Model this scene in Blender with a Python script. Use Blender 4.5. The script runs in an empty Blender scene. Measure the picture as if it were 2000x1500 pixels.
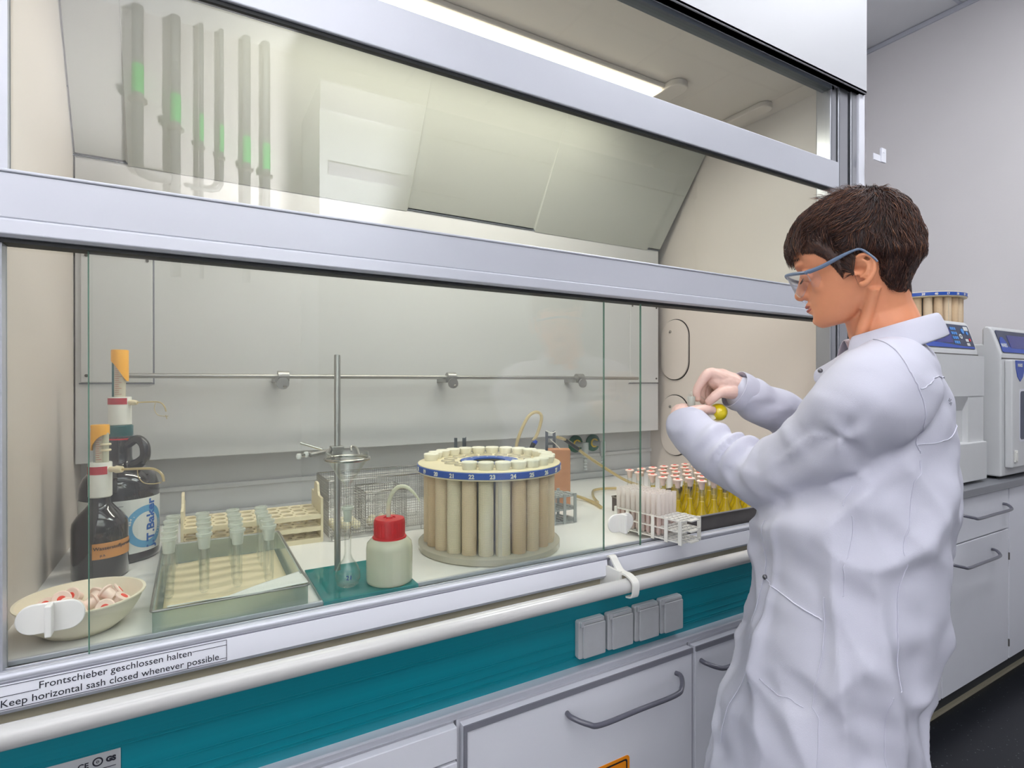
import bpy, math, random
import numpy as np
from mathutils import Vector, Matrix, noise as mnoise
PI = math.pi
sc = bpy.context.scene
COL = sc.collection

# ------------------------------------------------------------ camera
cam_d = bpy.data.cameras.new('camera'); cam = bpy.data.objects.new('camera', cam_d); COL.objects.link(cam)
cam_d.sensor_width = 36.0; cam_d.lens = 19.38; cam_d.clip_start = 0.02
cam.location = (0, 0, 1.285)
cam.rotation_euler = (PI/2 - 0.0024, 0, -0.5260)
sc.camera = cam
# ------------------------------------------------------------ world and light
w = bpy.data.worlds.new('world'); sc.world = w; w.use_nodes = True
w.node_tree.nodes['Background'].inputs[0].default_value = (0.85, 0.92, 1.0, 1)
w.node_tree.nodes['Background'].inputs[1].default_value = 0.25
def area(name, loc, rot, sx, sy, power, col):
    l = bpy.data.lights.new(name, 'AREA'); l.shape = 'RECTANGLE'; l.size = sx; l.size_y = sy
    l.energy = power; l.color = col
    o = bpy.data.objects.new(name, l); COL.objects.link(o); o.location = loc; o.rotation_euler = rot
    return o
area('ceiling_lamp_light', (0.1, 0.25, 3.34), (0, 0, 0), 1.5, 0.5, 7, (0.95, 0.97, 1.0))
area('ceiling_lamp_light', (2.35, 0.2, 3.34), (0, 0, 0), 1.5, 0.5, 22, (0.95, 0.97, 1.0))
# the photographer's flash is bounced off the wall and ceiling behind the camera
def spot(name, loc, target, power, col, angle, size=.06):
    l = bpy.data.lights.new(name, 'SPOT'); l.energy = power; l.color = col; l.spot_size = math.radians(angle); l.spot_blend = .6; l.shadow_soft_size = size
    o = bpy.data.objects.new(name, l); COL.objects.link(o); o.location = loc
    o.rotation_euler = (Vector(target)-Vector(loc)).to_track_quat('-Z', 'Y').to_euler(); return o
spot('bounce_flash', (0.75, -0.45, 1.75), (0.30, -1.70, 3.32), 560, (1.0, 0.98, 0.96), 72)
spot('bounce_flash', (-0.5, -0.5, 1.9), (-1.5, -1.2, 3.2), 170, (0.93, 0.96, 1.0), 110)
area('left_fill_light', (-1.4, -0.9, 1.15), (PI/2, 0, -0.95), 1.6, 1.5, 8, (0.90, 0.95, 1.0))  # added fill from behind left to brighten the cabinets, no window there
area('hood_tube_light', (0.72, 1.37, 2.225), (0, 0, 0), 1.2, 0.08, 5.0, (1.0, 0.96, 0.87))
sc.view_settings.view_transform = 'Standard'; sc.view_settings.look = 'None'
sc.view_settings.gamma = 1.0; sc.view_settings.use_curve_mapping = False
sc.view_settings.exposure = 0.66
sc.cycles.max_bounces = 10; sc.cycles.diffuse_bounces = 4; sc.cycles.transparent_max_bounces = 28
sc.cycles.sample_clamp_indirect = 6

# ------------------------------------------------------------ materials
def lin(c):
    return tuple(((x/255)/12.92 if x/255 <= 0.04045 else ((x/255+0.055)/1.055)**2.4) for x in c) + (1,)
MATS = {}
def mat(name, rgb, rough=0.5, metal=0.0, trans=0.0, spec=0.5, noise=0.0, nscale=20, bump=0.0, bscale=60, sub=0.0, coat=0.0, stretch=None, dark=None):
    if name in MATS: return MATS[name]
    m = bpy.data.materials.new(name); m.use_nodes = True; nt = m.node_tree; b = nt.nodes['Principled BSDF']
    c = lin(rgb)
    b.inputs['Base Color'].default_value = c; b.inputs['Roughness'].default_value = rough
    b.inputs['Metallic'].default_value = metal; b.inputs['Specular IOR Level'].default_value = spec
    b.inputs['Transmission Weight'].default_value = trans; b.inputs['Coat Weight'].default_value = coat
    if sub:
        b.inputs['Subsurface Weight'].default_value = sub; b.inputs['Subsurface Radius'].default_value = (0.012, 0.005, 0.003)
        b.inputs['Subsurface Scale'].default_value = 1.0
    tc = nt.nodes.new('ShaderNodeTexCoord'); mp = nt.nodes.new('ShaderNodeMapping')
    nt.links.new(tc.outputs['Object'], mp.inputs[0])
    if stretch: mp.inputs['Scale'].default_value = stretch
    if noise:
        n = nt.nodes.new('ShaderNodeTexNoise'); n.inputs['Scale'].default_value = nscale; n.inputs['Detail'].default_value = 5
        nt.links.new(mp.outputs[0], n.inputs[0])
        r = nt.nodes.new('ShaderNodeMix'); r.data_type = 'RGBA'
        d = lin(dark) if dark else tuple(x*(1-noise) for x in c[:3])+(1,)
        r.inputs['A'].default_value = d; r.inputs['B'].default_value = c if dark else tuple(min(1, x*(1+noise*.5)) for x in c[:3])+(1,)
        nt.links.new(n.outputs['Fac'], r.inputs['Factor']); nt.links.new(r.outputs['Result'], b.inputs['Base Color'])
    if bump:
        n2 = nt.nodes.new('ShaderNodeTexNoise'); n2.inputs['Scale'].default_value = bscale; n2.inputs['Detail'].default_value = 3
        nt.links.new(mp.outputs[0], n2.inputs[0])
        bp = nt.nodes.new('ShaderNodeBump'); bp.inputs['Strength'].default_value = bump; bp.inputs['Distance'].default_value = 0.002
        nt.links.new(n2.outputs['Fac'], bp.inputs['Height']); nt.links.new(bp.outputs[0], b.inputs['Normal'])
    MATS[name] = m; return m
def glassy(name, tint, edge, ior=1.45, rough=0.0, body=0.0, bodycol=(255, 255, 255), gl=1.0, white_gl=(1,1,1,1)):
    """thin clear wall: tinted see-through, denser seen edge-on, with a Fresnel reflection and a share of diffuse body"""
    if name in MATS: return MATS[name]
    m = bpy.data.materials.new(name); m.use_nodes = True; nt = m.node_tree; nt.nodes.clear()
    N = nt.nodes.new; out = N('ShaderNodeOutputMaterial'); t = N('ShaderNodeBsdfTransparent'); g = N('ShaderNodeBsdfGlossy')
    g.inputs['Roughness'].default_value = rough; g.inputs['Color'].default_value = white_gl
    lw = N('ShaderNodeLayerWeight'); lw.inputs['Blend'].default_value = 0.25
    mx = N('ShaderNodeMix'); mx.data_type = 'RGBA'; mx.inputs['A'].default_value = lin(tint); mx.inputs['B'].default_value = lin(edge)
    nt.links.new(lw.outputs['Facing'], mx.inputs['Factor']); nt.links.new(mx.outputs['Result'], t.inputs['Color'])
    cur = t
    if body:
        d = N('ShaderNodeBsdfDiffuse'); d.inputs['Color'].default_value = lin(bodycol)
        tl = N('ShaderNodeBsdfTranslucent'); tl.inputs['Color'].default_value = lin(bodycol)
        a = N('ShaderNodeMixShader'); a.inputs[0].default_value = 0.4; nt.links.new(d.outputs[0], a.inputs[1]); nt.links.new(tl.outputs[0], a.inputs[2])
        ms = N('ShaderNodeMixShader'); ms.inputs[0].default_value = body
        nt.links.new(t.outputs[0], ms.inputs[1]); nt.links.new(a.outputs[0], ms.inputs[2]); cur = ms
    # reflectance by the angle to the surface (Schlick), the same from both sides of a thin wall
    f0 = ((ior-1)/(ior+1))**2
    l2 = N('ShaderNodeLayerWeight'); l2.inputs['Blend'].default_value = 0.5
    pw = N('ShaderNodeMath'); pw.operation = 'POWER'; pw.inputs[1].default_value = 5; nt.links.new(l2.outputs['Facing'], pw.inputs[0])
    mu = N('ShaderNodeMath'); mu.operation = 'MULTIPLY_ADD'; mu.inputs[1].default_value = (1-f0)*gl; mu.inputs[2].default_value = f0*gl; nt.links.new(pw.outputs[0], mu.inputs[0])
    fin = N('ShaderNodeMixShader'); nt.links.new(mu.outputs[0], fin.inputs[0]); nt.links.new(cur.outputs[0], fin.inputs[1]); nt.links.new(g.outputs[0], fin.inputs[2])
    nt.links.new(fin.outputs[0], out.inputs[0]); MATS[name] = m; return m
def emis(name, rgb, s):
    m = bpy.data.materials.new(name); m.use_nodes = True; b = m.node_tree.nodes['Principled BSDF']
    b.inputs['Base Color'].default_value = lin(rgb); b.inputs['Emission Color'].default_value = lin(rgb); b.inputs['Emission Strength'].default_value = s
    MATS[name] = m; return m

M = MATS
mat('wall_paint', (222, 219, 220), 0.85, noise=0.04, nscale=3, bump=0.15, bscale=120)
mat('ceiling_paint', (222, 223, 226), 0.9, noise=0.04, nscale=5)
mat('white_coat', (226, 227, 236), 0.38, noise=0.02, nscale=4, bump=0.05, bscale=200)
mat('alu_white', (198, 200, 209), 0.36, metal=0.25, noise=0.03, nscale=8)
mat('alu', (170, 172, 178), 0.28, metal=0.9, noise=0.08, nscale=8, stretch=(1, 1, 0.05))
mat('apron_enamel', (232, 233, 241), 0.4, noise=0.02, nscale=6)
mat('header_enamel', (190, 191, 196), 0.45, noise=0.02, nscale=4)
mat('rubber', (22, 24, 26), 0.6, noise=0.1)
mat('liner', (211, 203, 196), 0.45, noise=0.03, nscale=3)
mat('baffle_panel', (203, 203, 203), 0.4, noise=0.03, nscale=3)
mat('ceramic', (240, 239, 238), 0.25, noise=0.03, nscale=6)
mat('beige_strip', (176, 168, 145), 0.6, noise=0.05)
mat('pipe_enamel', (200, 199, 197), 0.22, coat=0.4, noise=0.02)
mat('cab_white', (229, 230, 238), 0.5, noise=0.03, nscale=6, bump=0.04, bscale=300)
mat('cab_edge', (128, 128, 138), 0.5, noise=0.05)
mat('handle_grey', (98, 98, 110), 0.3, noise=0.08, coat=0.4)
mat('socket_silver', (186, 188, 191), 0.4, metal=0.15, noise=0.08, nscale=60)
mat('steel', (168, 166, 163), 0.35, metal=0.75, noise=0.15, nscale=15)
mat('steel_dark', (110, 106, 104), 0.45, metal=0.7, noise=0.25, nscale=20)
mat('chrome', (190, 186, 180), 0.15, metal=1.0, noise=0.05)
mat('orange_plastic', (250, 178, 20), 0.35, noise=0.05)
mat('white_plastic', (232, 231, 225), 0.4, noise=0.03, sub=0.0)
mat('red_plastic', (205, 16, 26), 0.32, noise=0.06)
mat('red_label', (190, 30, 50), 0.5, noise=0.05)
mat('teal_cap', (0, 92, 96), 0.3, noise=0.08)
mat('amber_glass', (22, 13, 14), 0.08, noise=0.2, nscale=8, coat=0.6)
mat('paper_label', (222, 224, 222), 0.6, noise=0.04)
mat('label_blue', (90, 160, 205), 0.6, noise=0.04)
mat('print_blue', (0, 92, 180), 0.6, noise=0.04)
mat('print_black', (28, 28, 42), 0.6, noise=0.04)
mat('orange_paper', (205, 140, 72), 0.7, noise=0.25, nscale=60)
mat('cream_plastic', (232, 219, 186), 0.42, noise=0.04, sub=0)
mat('bowl_plastic', (242, 233, 212), 0.38, noise=0.05, nscale=6)
mat('cap_white', (238, 233, 216), 0.42, noise=0.03)
mat('ring_blue', (36, 82, 172), 0.4, noise=0.05)
mat('black_plastic', (26, 27, 30), 0.4, noise=0.1)
mat('skirt_green', (12, 92, 62), 0.4, noise=0.1)
mat('yellow_plastic', (232, 196, 20), 0.4, noise=0.05)
mat('grey_plastic', (168, 172, 172), 0.45, noise=0.05)
mat('dark_angle', (92, 98, 106), 0.5, metal=0.3, noise=0.12)
mat('brown_block', (196, 140, 104), 0.6, noise=0.1)
mat('floor_dark', (24, 26, 32), 0.35, noise=0.2, nscale=80)
mat('plinth', (58, 60, 64), 0.6, noise=0.1)
mat('sign_orange', (255, 152, 20), 0.5, noise=0.03)
mat('micro_body', (212, 213, 214), 0.45, noise=0.03)
mat('panel_navy', (30, 44, 78), 0.3, noise=0.05)
mat('screen_blue', (8, 26, 130), 0.2, noise=0.05)
mat('logo_blue', (20, 70, 175), 0.35, noise=0.05)
mat('key_blue', (70, 140, 215), 0.4, noise=0.03)
mat('worktop_grey', (128, 130, 136), 0.35, noise=0.06)
mat('green_pipe', (60, 190, 100), 0.5, noise=0.05)
mat('stopper_pink', (248, 224, 212), 0.45, noise=0.03)
mat('stopper_red', (240, 70, 50), 0.45, noise=0.03)
mat('paper_towel', (228, 232, 230), 0.9, bump=0.6, bscale=500, noise=0.03)
mat('ball_cream', (232, 224, 196), 0.55, noise=0.06)
mat('marker_blue', (30, 70, 190), 0.5, noise=0.05)
glassy('pane', (254, 255, 254), (243, 249, 245), 1.5)
glassy('glass_edge', (120, 170, 150), (60, 110, 95), 1.5, body=0.45, bodycol=(150, 190, 175))
glassy('clear_glass', (255, 255, 255), (234, 238, 235), 1.5)
glassy('frosted', (246, 248, 244), (226, 230, 226), 1.35, rough=0.4, body=0.55, bodycol=(228, 232, 226))
glassy('frosted_tube', (254, 253, 252), (248, 245, 243), 1.3, rough=0.35, body=0.5, bodycol=(255, 251, 248))
glassy('milky', (215, 220, 190), (190, 196, 165), 1.4, rough=0.25, body=0.8, bodycol=(242, 242, 226))
glassy('cloudy', (222, 222, 200), (190, 190, 160), 1.4, rough=0.25, body=0.8, bodycol=(240, 232, 214))
glassy('tray_plastic', (238, 245, 241), (215, 226, 220), 1.4, rough=0.15, body=0.4, bodycol=(216, 224, 219))
glassy('teal_glass', (60, 200, 200), (0, 150, 155), 1.5, body=0.8, bodycol=(30, 165, 168))
glassy('yellow_liquid', (255, 246, 70), (252, 236, 30), 1.2, body=0.6, bodycol=(250, 228, 0))
glassy('orange_liquid', (245, 190, 140), (225, 150, 100), 1.2, body=0.45, bodycol=(248, 196, 158))
glassy('tubing', (240, 226, 190), (215, 195, 145), 1.4, rough=0.2, body=0.5, bodycol=(236, 222, 180))
glassy('goggle_lens', (252, 251, 253), (222, 224, 230), 1.5)
# woven sleeve material
def woven():
    for nm, base in (('sleeve_beige', (236, 212, 178)), ('sleeve_pale', (238, 224, 194)), ('sleeve_tan', (228, 198, 160))):
        m = mat(nm, base, 0.75)
        nt = m.node_tree; b = nt.nodes['Principled BSDF']; N = nt.nodes.new
        tc = N('ShaderNodeTexCoord'); sep = N('ShaderNodeSeparateXYZ'); nt.links.new(tc.outputs['Object'], sep.inputs[0])
        at = N('ShaderNodeMath'); at.operation = 'ARCTAN2'; nt.links.new(sep.outputs['Y'], at.inputs[0]); nt.links.new(sep.outputs['X'], at.inputs[1])
        def wave(src, k):
            a = N('ShaderNodeMath'); a.operation = 'MULTIPLY'; a.inputs[1].default_value = k; nt.links.new(src, a.inputs[0])
            s = N('ShaderNodeMath'); s.operation = 'SINE'; nt.links.new(a.outputs[0], s.inputs[0]); return s
        s1 = wave(at.outputs[0], 44); s2 = wave(sep.outputs['Z'], 2400)
        p = N('ShaderNodeMath'); p.operation = 'MAXIMUM'; nt.links.new(s1.outputs[0], p.inputs[0]); nt.links.new(s2.outputs[0], p.inputs[1])
        mr = N('ShaderNodeMapRange'); mr.inputs[1].default_value = -1; mr.inputs[2].default_value = 1; nt.links.new(p.outputs[0], mr.inputs[0])
        mx = N('ShaderNodeMix'); mx.data_type = 'RGBA'; c = lin(base)
        mx.inputs['A'].default_value = tuple(x*.6 for x in c[:3])+(1,); mx.inputs['B'].default_value = c
        nt.links.new(mr.outputs[0], mx.inputs['Factor']); nt.links.new(mx.outputs['Result'], b.inputs['Base Color'])
        bp = N('ShaderNodeBump'); bp.inputs['Distance'].default_value = 0.0006; nt.links.new(mr.outputs[0], bp.inputs['Height']); nt.links.new(bp.outputs[0], b.inputs['Normal'])
woven()
# teal fascia with fine horizontal grooves (bump only)
def teal():
    m = mat('teal_fascia', (0, 126, 140), 0.42); nt = m.node_tree; b = nt.nodes['Principled BSDF']; N = nt.nodes.new
    tc = N('ShaderNodeTexCoord'); mp = N('ShaderNodeMapping'); mp.inputs['Scale'].default_value = (0.2, 0.2, 60)
    n = N('ShaderNodeTexNoise'); n.inputs['Scale'].default_value = 1.0; n.inputs['Detail'].default_value = 4
    nt.links.new(tc.outputs['Object'], mp.inputs[0]); nt.links.new(mp.outputs[0], n.inputs[0])
    mx = N('ShaderNodeMix'); mx.data_type = 'RGBA'; mx.inputs['A'].default_value = lin((0, 110, 126)); mx.inputs['B'].default_value = lin((0, 138, 152))
    nt.links.new(n.outputs['Fac'], mx.inputs['Factor']); nt.links.new(mx.outputs['Result'], b.inputs['Base Color'])
    bp = N('ShaderNodeBump'); bp.inputs['Distance'].default_value = 0.001; bp.inputs['Strength'].default_value = 0.4
    nt.links.new(n.outputs['Fac'], bp.inputs['Height']); nt.links.new(bp.outputs[0], b.inputs['Normal'])
teal()
# floor specks
def specks():
    m = M['floor_dark']; nt = m.node_tree; b = nt.nodes['Principled BSDF']; N = nt.nodes.new
    v = N('ShaderNodeTexVoronoi'); v.inputs['Scale'].default_value = 55; tc = N('ShaderNodeTexCoord'); nt.links.new(tc.outputs['Object'], v.inputs['Vector'])
    lt = N('ShaderNodeMath'); lt.operation = 'LESS_THAN'; lt.inputs[1].default_value = 0.10; nt.links.new(v.outputs['Distance'], lt.inputs[0])
    mx = N('ShaderNodeMix'); mx.data_type = 'RGBA'; mx.inputs['A'].default_value = lin((22, 24, 30)); mx.inputs['B'].default_value = lin((120, 124, 130))
    nt.links.new(lt.outputs[0], mx.inputs['Factor']); nt.links.new(mx.outputs['Result'], b.inputs['Base Color'])
specks()

# ------------------------------------------------------------ mesh helpers
class MB:
    def __init__(s): s.v = []; s.f = []; s.mi = []; s.cur = 0
    def add(s, vs, fs, T=None):
        o = len(s.v)
        s.v += [tuple(T @ Vector(p)) if T is not None else tuple(p) for p in vs]
        for f in fs: s.f.append(tuple(i+o for i in f)); s.mi.append(s.cur)
        return s
    def box(s, a, b, T=None):
        x0, y0, z0 = a; x1, y1, z1 = b
        return s.add([(x0,y0,z0),(x1,y0,z0),(x1,y1,z0),(x0,y1,z0),(x0,y0,z1),(x1,y0,z1),(x1,y1,z1),(x0,y1,z1)],
                     [(0,3,2,1),(4,5,6,7),(0,1,5,4),(1,2,6,5),(2,3,7,6),(3,0,4,7)], T)
    def lathe(s, prof, n=24, T=None, cap=True, close=False, a0=0.0, a1=None):
        full = a1 is None; cnt = n if full else n+1; span = 2*PI if full else a1-a0
        vs = [(r*math.cos(a0+span*i/n), r*math.sin(a0+span*i/n), z) for r, z in prof for i in range(cnt)]
        fs = []; m = len(prof)
        for k in range(m if close else m-1):
            k2 = (k+1) % m
            for i in range(n):
                j = (i+1) % cnt if full else i+1
                fs.append((k*cnt+i, k*cnt+j, k2*cnt+j, k2*cnt+i))
        if cap and full and not close:
            if prof[0][0] > 1e-6: fs.append(tuple(reversed(range(cnt))))
            if prof[-1][0] > 1e-6: fs.append(tuple((m-1)*cnt+i for i in range(cnt)))
        return s.add(vs, fs, T)
    def tube(s, pts, r, n=10, cyc=False, caps=True, smooth=0):
        P = [Vector(p) for p in pts]
        if smooth: P = spline(P, smooth, cyc)
        m = len(P); rr = r if isinstance(r, (list, tuple)) else [r]*m
        if len(rr) != m: rr = [float(np.interp(i/(m-1), np.linspace(0, 1, len(rr)), rr)) for i in range(m)]
        vs = []; up = None
        for i in range(m):
            if cyc: t = P[(i+1) % m]-P[i-1]
            else: t = P[min(i+1, m-1)]-P[max(i-1, 0)]
            t.normalize()
            if up is None:
                up = Vector((0,0,1)) if abs(t.z) < .9 else Vector((1,0,0))
            up = (up - t*up.dot(t)); up.normalize(); sd = t.cross(up)
            for k in range(n):
                a = 2*PI*k/n; vs.append(P[i]+(up*math.cos(a)+sd*math.sin(a))*rr[i])
        fs = []
        for i in range(m if cyc else m-1):
            for k in range(n):
                a = i*n+k; b_ = i*n+(k+1) % n; i2 = (i+1) % m
                fs.append((a, b_, i2*n+(k+1) % n, i2*n+k))
        if caps and not cyc: fs += [tuple(reversed(range(n))), tuple((m-1)*n+k for k in range(n))]
        return s.add(vs, fs)
    def prism(s, poly, z0, z1, T=None):
        n = len(poly); vs = [(x, y, z0) for x, y in poly]+[(x, y, z1) for x, y in poly]
        fs = [tuple(reversed(range(n))), tuple(range(n, 2*n))]+[(i, (i+1) % n, n+(i+1) % n, n+i) for i in range(n)]
        return s.add(vs, fs, T)
    def build(s, name, m, parent=None, smooth=False, bevel=0.0, seg=2, loc=None, rot=None, sub=0):
        me = bpy.data.meshes.new(name); me.from_pydata([tuple(v) for v in s.v], [], s.f)
        for mm in (m if isinstance(m, (list, tuple)) else [m]): me.materials.append(MATS[mm])
        me.polygons.foreach_set('material_index', s.mi)
        import bmesh
        bm = bmesh.new(); bm.from_mesh(me); bmesh.ops.recalc_face_normals(bm, faces=bm.faces); bm.to_mesh(me); bm.free()
        if smooth:
            me.shade_smooth(); me.set_sharp_from_angle(angle=math.radians(38 if smooth is True else smooth))
        o = bpy.data.objects.new(name, me); COL.objects.link(o)
        if bevel:
            bv = o.modifiers.new('bevel', 'BEVEL'); bv.width = bevel; bv.segments = seg; bv.limit_method = 'ANGLE'; bv.angle_limit = 0.7
            bv.harden_normals = False
        if sub:
            sm = o.modifiers.new('sub', 'SUBSURF'); sm.levels = sub; sm.render_levels = sub
        if parent is not None: o.parent = parent
        if loc: o.location = loc
        if rot: o.rotation_euler = rot
        return o
def spline(P, k, cyc=False):
    out = []; m = len(P); rng = m if cyc else m-1
    for i in range(rng):
        if cyc: a, b, c, d = P[i-1], P[i], P[(i+1) % m], P[(i+2) % m]
        else: a, b, c, d = P[max(i-1, 0)], P[i], P[i+1], P[min(i+2, m-1)]
        for j in range(k):
            t = j/k
            out.append(0.5*((2*b)+(c-a)*t+(2*a-5*b+4*c-d)*t*t+(3*b-a-3*c+d)*t**3))
    if not cyc: out.append(P[-1])
    return out
def RT(loc=(0,0,0), rx=0, ry=0, rz=0):
    return Matrix.Translation(loc) @ Matrix.Rotation(rz, 4, 'Z') @ Matrix.Rotation(ry, 4, 'Y') @ Matrix.Rotation(rx, 4, 'X')
def rrect(x0, y0, x1, y1, r, n=6):
    p = []
    for cx, cy, a in ((x1-r, y1-r, 0), (x0+r, y1-r, 90), (x0+r, y0+r, 180), (x1-r, y0+r, 270)):
        for i in range(n+1):
            t = math.radians(a+90*i/n); p.append((cx+r*math.cos(t), cy+r*math.sin(t)))
    return p
def rot90x(loc, rz=0): return RT(loc, PI/2, 0, rz)       # local xy plane becomes a wall facing -y
def empty(name, label, cat, loc=(0,0,0), rz=0, group=None):
    o = bpy.data.objects.new(name, None); o.empty_display_size = 0.05; COL.objects.link(o)
    o.location = loc; o.rotation_euler = (0, 0, rz); o['label'] = label; o['category'] = cat
    if group: o['group'] = group
    return o
def tag(o, label, cat, group=None):
    o['label'] = label; o['category'] = cat
    if group: o['group'] = group
    return o
def struct(o): o['kind'] = 'structure'; return o
def dup(root, loc, rz, label, group=None, name=None):
    r = root.copy(); COL.objects.link(r); r.location = loc; r.rotation_euler = (0, 0, rz); r['label'] = label
    if group: r['group'] = group
    for ch in list(root.children):
        c = ch.copy(); COL.objects.link(c); c.parent = r
        for g in ch.children:
            d = g.copy(); COL.objects.link(d); d.parent = c
    return r
def text_data(s, size, extrude=0.0003, align='LEFT', sx=1.0, bold=0.0):
    cu = bpy.data.curves.new('t', 'FONT'); cu.body = s; cu.size = size; cu.extrude = extrude; cu.align_x = align; cu.resolution_u = 3
    cu.offset = bold
    ob = bpy.data.objects.new('t', cu); COL.objects.link(ob)
    bpy.context.view_layer.update()
    dg = bpy.context.evaluated_depsgraph_get(); me = ob.evaluated_get(dg).to_mesh()
    vs = [(v.co.x*sx, v.co.y, v.co.z) for v in me.vertices]; fs = [tuple(p.vertices) for p in me.polygons]
    ob.evaluated_get(dg).to_mesh_clear(); bpy.data.objects.remove(ob); bpy.data.curves.remove(cu)
    return vs, fs
ORD = ['first','second','third','fourth','fifth','sixth','seventh','eighth','ninth','tenth','eleventh','twelfth','thirteenth','fourteenth','fifteenth','sixteenth']

# ================================================================ ROOM
XW = 3.70; ZC = 3.39; YB = 1.90
struct(MB().box((-1.6, -1.75, -0.06), (XW+.1, YB+.1, 0)).build('floor', 'floor_dark'))
def ceil():
    mb = MB().box((-1.6, -1.75, ZC), (XW+.1, YB+.1, ZC+.06))
    return mb.build('ceiling', 'ceiling_paint')
struct(ceil())
struct(MB().box((-1.6, YB, 0), (XW+.1, YB+.1, ZC)).build('wall_back', 'wall_paint'))
struct(MB().box((XW, -1.75, 0), (XW+.1, YB, ZC)).build('wall_right', 'wall_paint'))
struct(MB().box((-1.7, -1.75, 0), (-1.6, YB, ZC)).build('wall_left', 'wall_paint'))
struct(MB().box((-1.6, -1.85, 0), (XW, -1.75, ZC)).build('wall_front', 'wall_paint'))
g = MB()
for x in (1.3, 1.925, 2.55, 3.175): g.box((x-.008, -1.75, ZC-.004), (x+.008, YB, ZC))
for y in (-1.1, -.475, .15, .775, 1.4): g.box((-1.6, y-.008, ZC-.004), (XW, y+.008, ZC))
struct(g.build('trim_1', 'alu_white'))
struct(MB().box((XW-.012, -1.75, ZC-.03), (XW, YB, ZC-.004)).build('trim_2', 'alu_white'))

# ================================================================ FUME HOOD
HXL, HXR = -0.26, 1.82; ZW = 0.88; G1, G2 = 1.015, 1.030
hood = empty('fume_hood', 'large white laboratory fume hood with glass sash and teal service fascia', 'fume hood', (0.8, 1.0, 0))
def hp(mb, name, m, parent=None, **k):
    o = mb.build(name, m, None, **k)
    o.parent = parent or hood
    if parent is None: o.location = Vector(o.location) - Vector((0.8, 1.0, 0))
    return o
hp(MB().box((HXL-.5, .975, 2.225), (1.905, 1.0, 2.85)).box((HXL-.5, .975, 2.225), (1.905, 1.03, 2.237)), 'header_panel', 'header_enamel', bevel=.003)
hp(MB().box((HXL-.5, 1.0, 2.30), (1.905, YB-.005, 2.85)), 'hood_casing', 'white_coat')
hp(MB().box((HXL-.5, 1.001, 2.2375), (1.82, 1.03, 2.275)), 'header_gasket', 'dark_angle')
# right post: stacked extrusions
p = MB(); p.box((1.745, 1.0, .86), (1.775, 1.05, 2.26)); p.box((1.78, .995, .86), (1.832, 1.06, 2.26)); p.box((1.842, .99, .86), (1.874, 1.06, 2.26))
hp(p, 'guide_post', 'alu', bevel=.004)
hp(MB().box((1.775, 1.003, .86), (1.845, 1.03, 2.26)), 'guide_gap', 'rubber')
hp(MB().box((1.880, .985, .10), (1.912, YB-.005, 2.26)), 'side_post', 'white_coat', bevel=.003)
hp(MB().box((HXL-.5, .99, .86), (-.232, 1.06, 2.26)), 'side_post', 'white_coat', bevel=.003)
hp(MB().box((1.955, .955, 2.01), (1.982, .961, 2.055)).box((1.912, .958, 2.01), (1.956, .9605, 2.03)).lathe([(.003, 0), (.003, .0015)], 10, RT((1.968, .955, 2.043), PI/2)), 'corner_bracket', 'white_coat')
# liners
hp(MB().box((HXL-.02, 1.05, ZW), (HXL, 1.88, 2.26)), 'side_liner', 'liner')
rl = hp(MB().box((HXR, 1.06, ZW), (HXR+.02, 1.88, 2.26)), 'side_liner', 'liner')
hp(MB().box((HXL, 1.87, ZW), (HXR, 1.888, 2.26)), 'back_panel', 'baffle_panel')
hp(MB().box((HXL-.02, 1.03, 2.258), (HXR+.02, 1.88, 2.275)), 'hood_roof', 'liner')
hp(MB().box((HXL, 1.852, ZW), (HXR, 1.87, .905)).box((HXL, 1.86, .97), (HXR, 1.87, .985)), 'back_skirting', 'baffle_panel', bevel=.003)
# baffle lower + sloped upper with notched seam
yb_ = 1.768; zk = 1.865
b = MB().box((HXL+.003, yb_, 1.077), (1.768, yb_+.012, zk-.002))
bf = hp(b, 'baffle', 'baffle_panel', bevel=.002)
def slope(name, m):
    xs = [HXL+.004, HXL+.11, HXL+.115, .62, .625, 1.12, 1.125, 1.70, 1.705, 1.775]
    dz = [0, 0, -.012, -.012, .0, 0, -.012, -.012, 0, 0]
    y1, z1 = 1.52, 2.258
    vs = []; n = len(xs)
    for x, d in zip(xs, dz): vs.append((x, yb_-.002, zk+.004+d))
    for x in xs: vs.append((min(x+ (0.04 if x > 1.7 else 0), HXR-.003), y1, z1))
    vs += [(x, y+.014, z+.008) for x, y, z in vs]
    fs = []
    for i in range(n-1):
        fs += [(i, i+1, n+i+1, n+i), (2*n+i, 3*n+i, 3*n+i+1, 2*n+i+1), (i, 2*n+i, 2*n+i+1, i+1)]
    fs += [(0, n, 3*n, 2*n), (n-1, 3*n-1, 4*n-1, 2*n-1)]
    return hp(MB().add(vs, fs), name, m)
mat('baffle_panel_shaded', (182, 184, 176), 0.4, noise=0.03, nscale=3)  # darker copy of the baffle colour, shade of the downward-facing slope painted in
slope('upper_baffle', 'baffle_panel_shaded')
hp(MB().box((1.768, yb_, zk-.1), (HXR, yb_+.012, zk)), 'baffle', 'baffle_panel') if 0 else None
# thin seam lines on right liner and shadow gap seam
hp(MB().box((HXL, yb_-.004, zk-.004), (1.77, yb_, zk-.001)).box((HXL, 1.69, 2.0), (HXL+.0015, 1.693, 2.003)), 'seam_strip', 'dark_angle')
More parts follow.
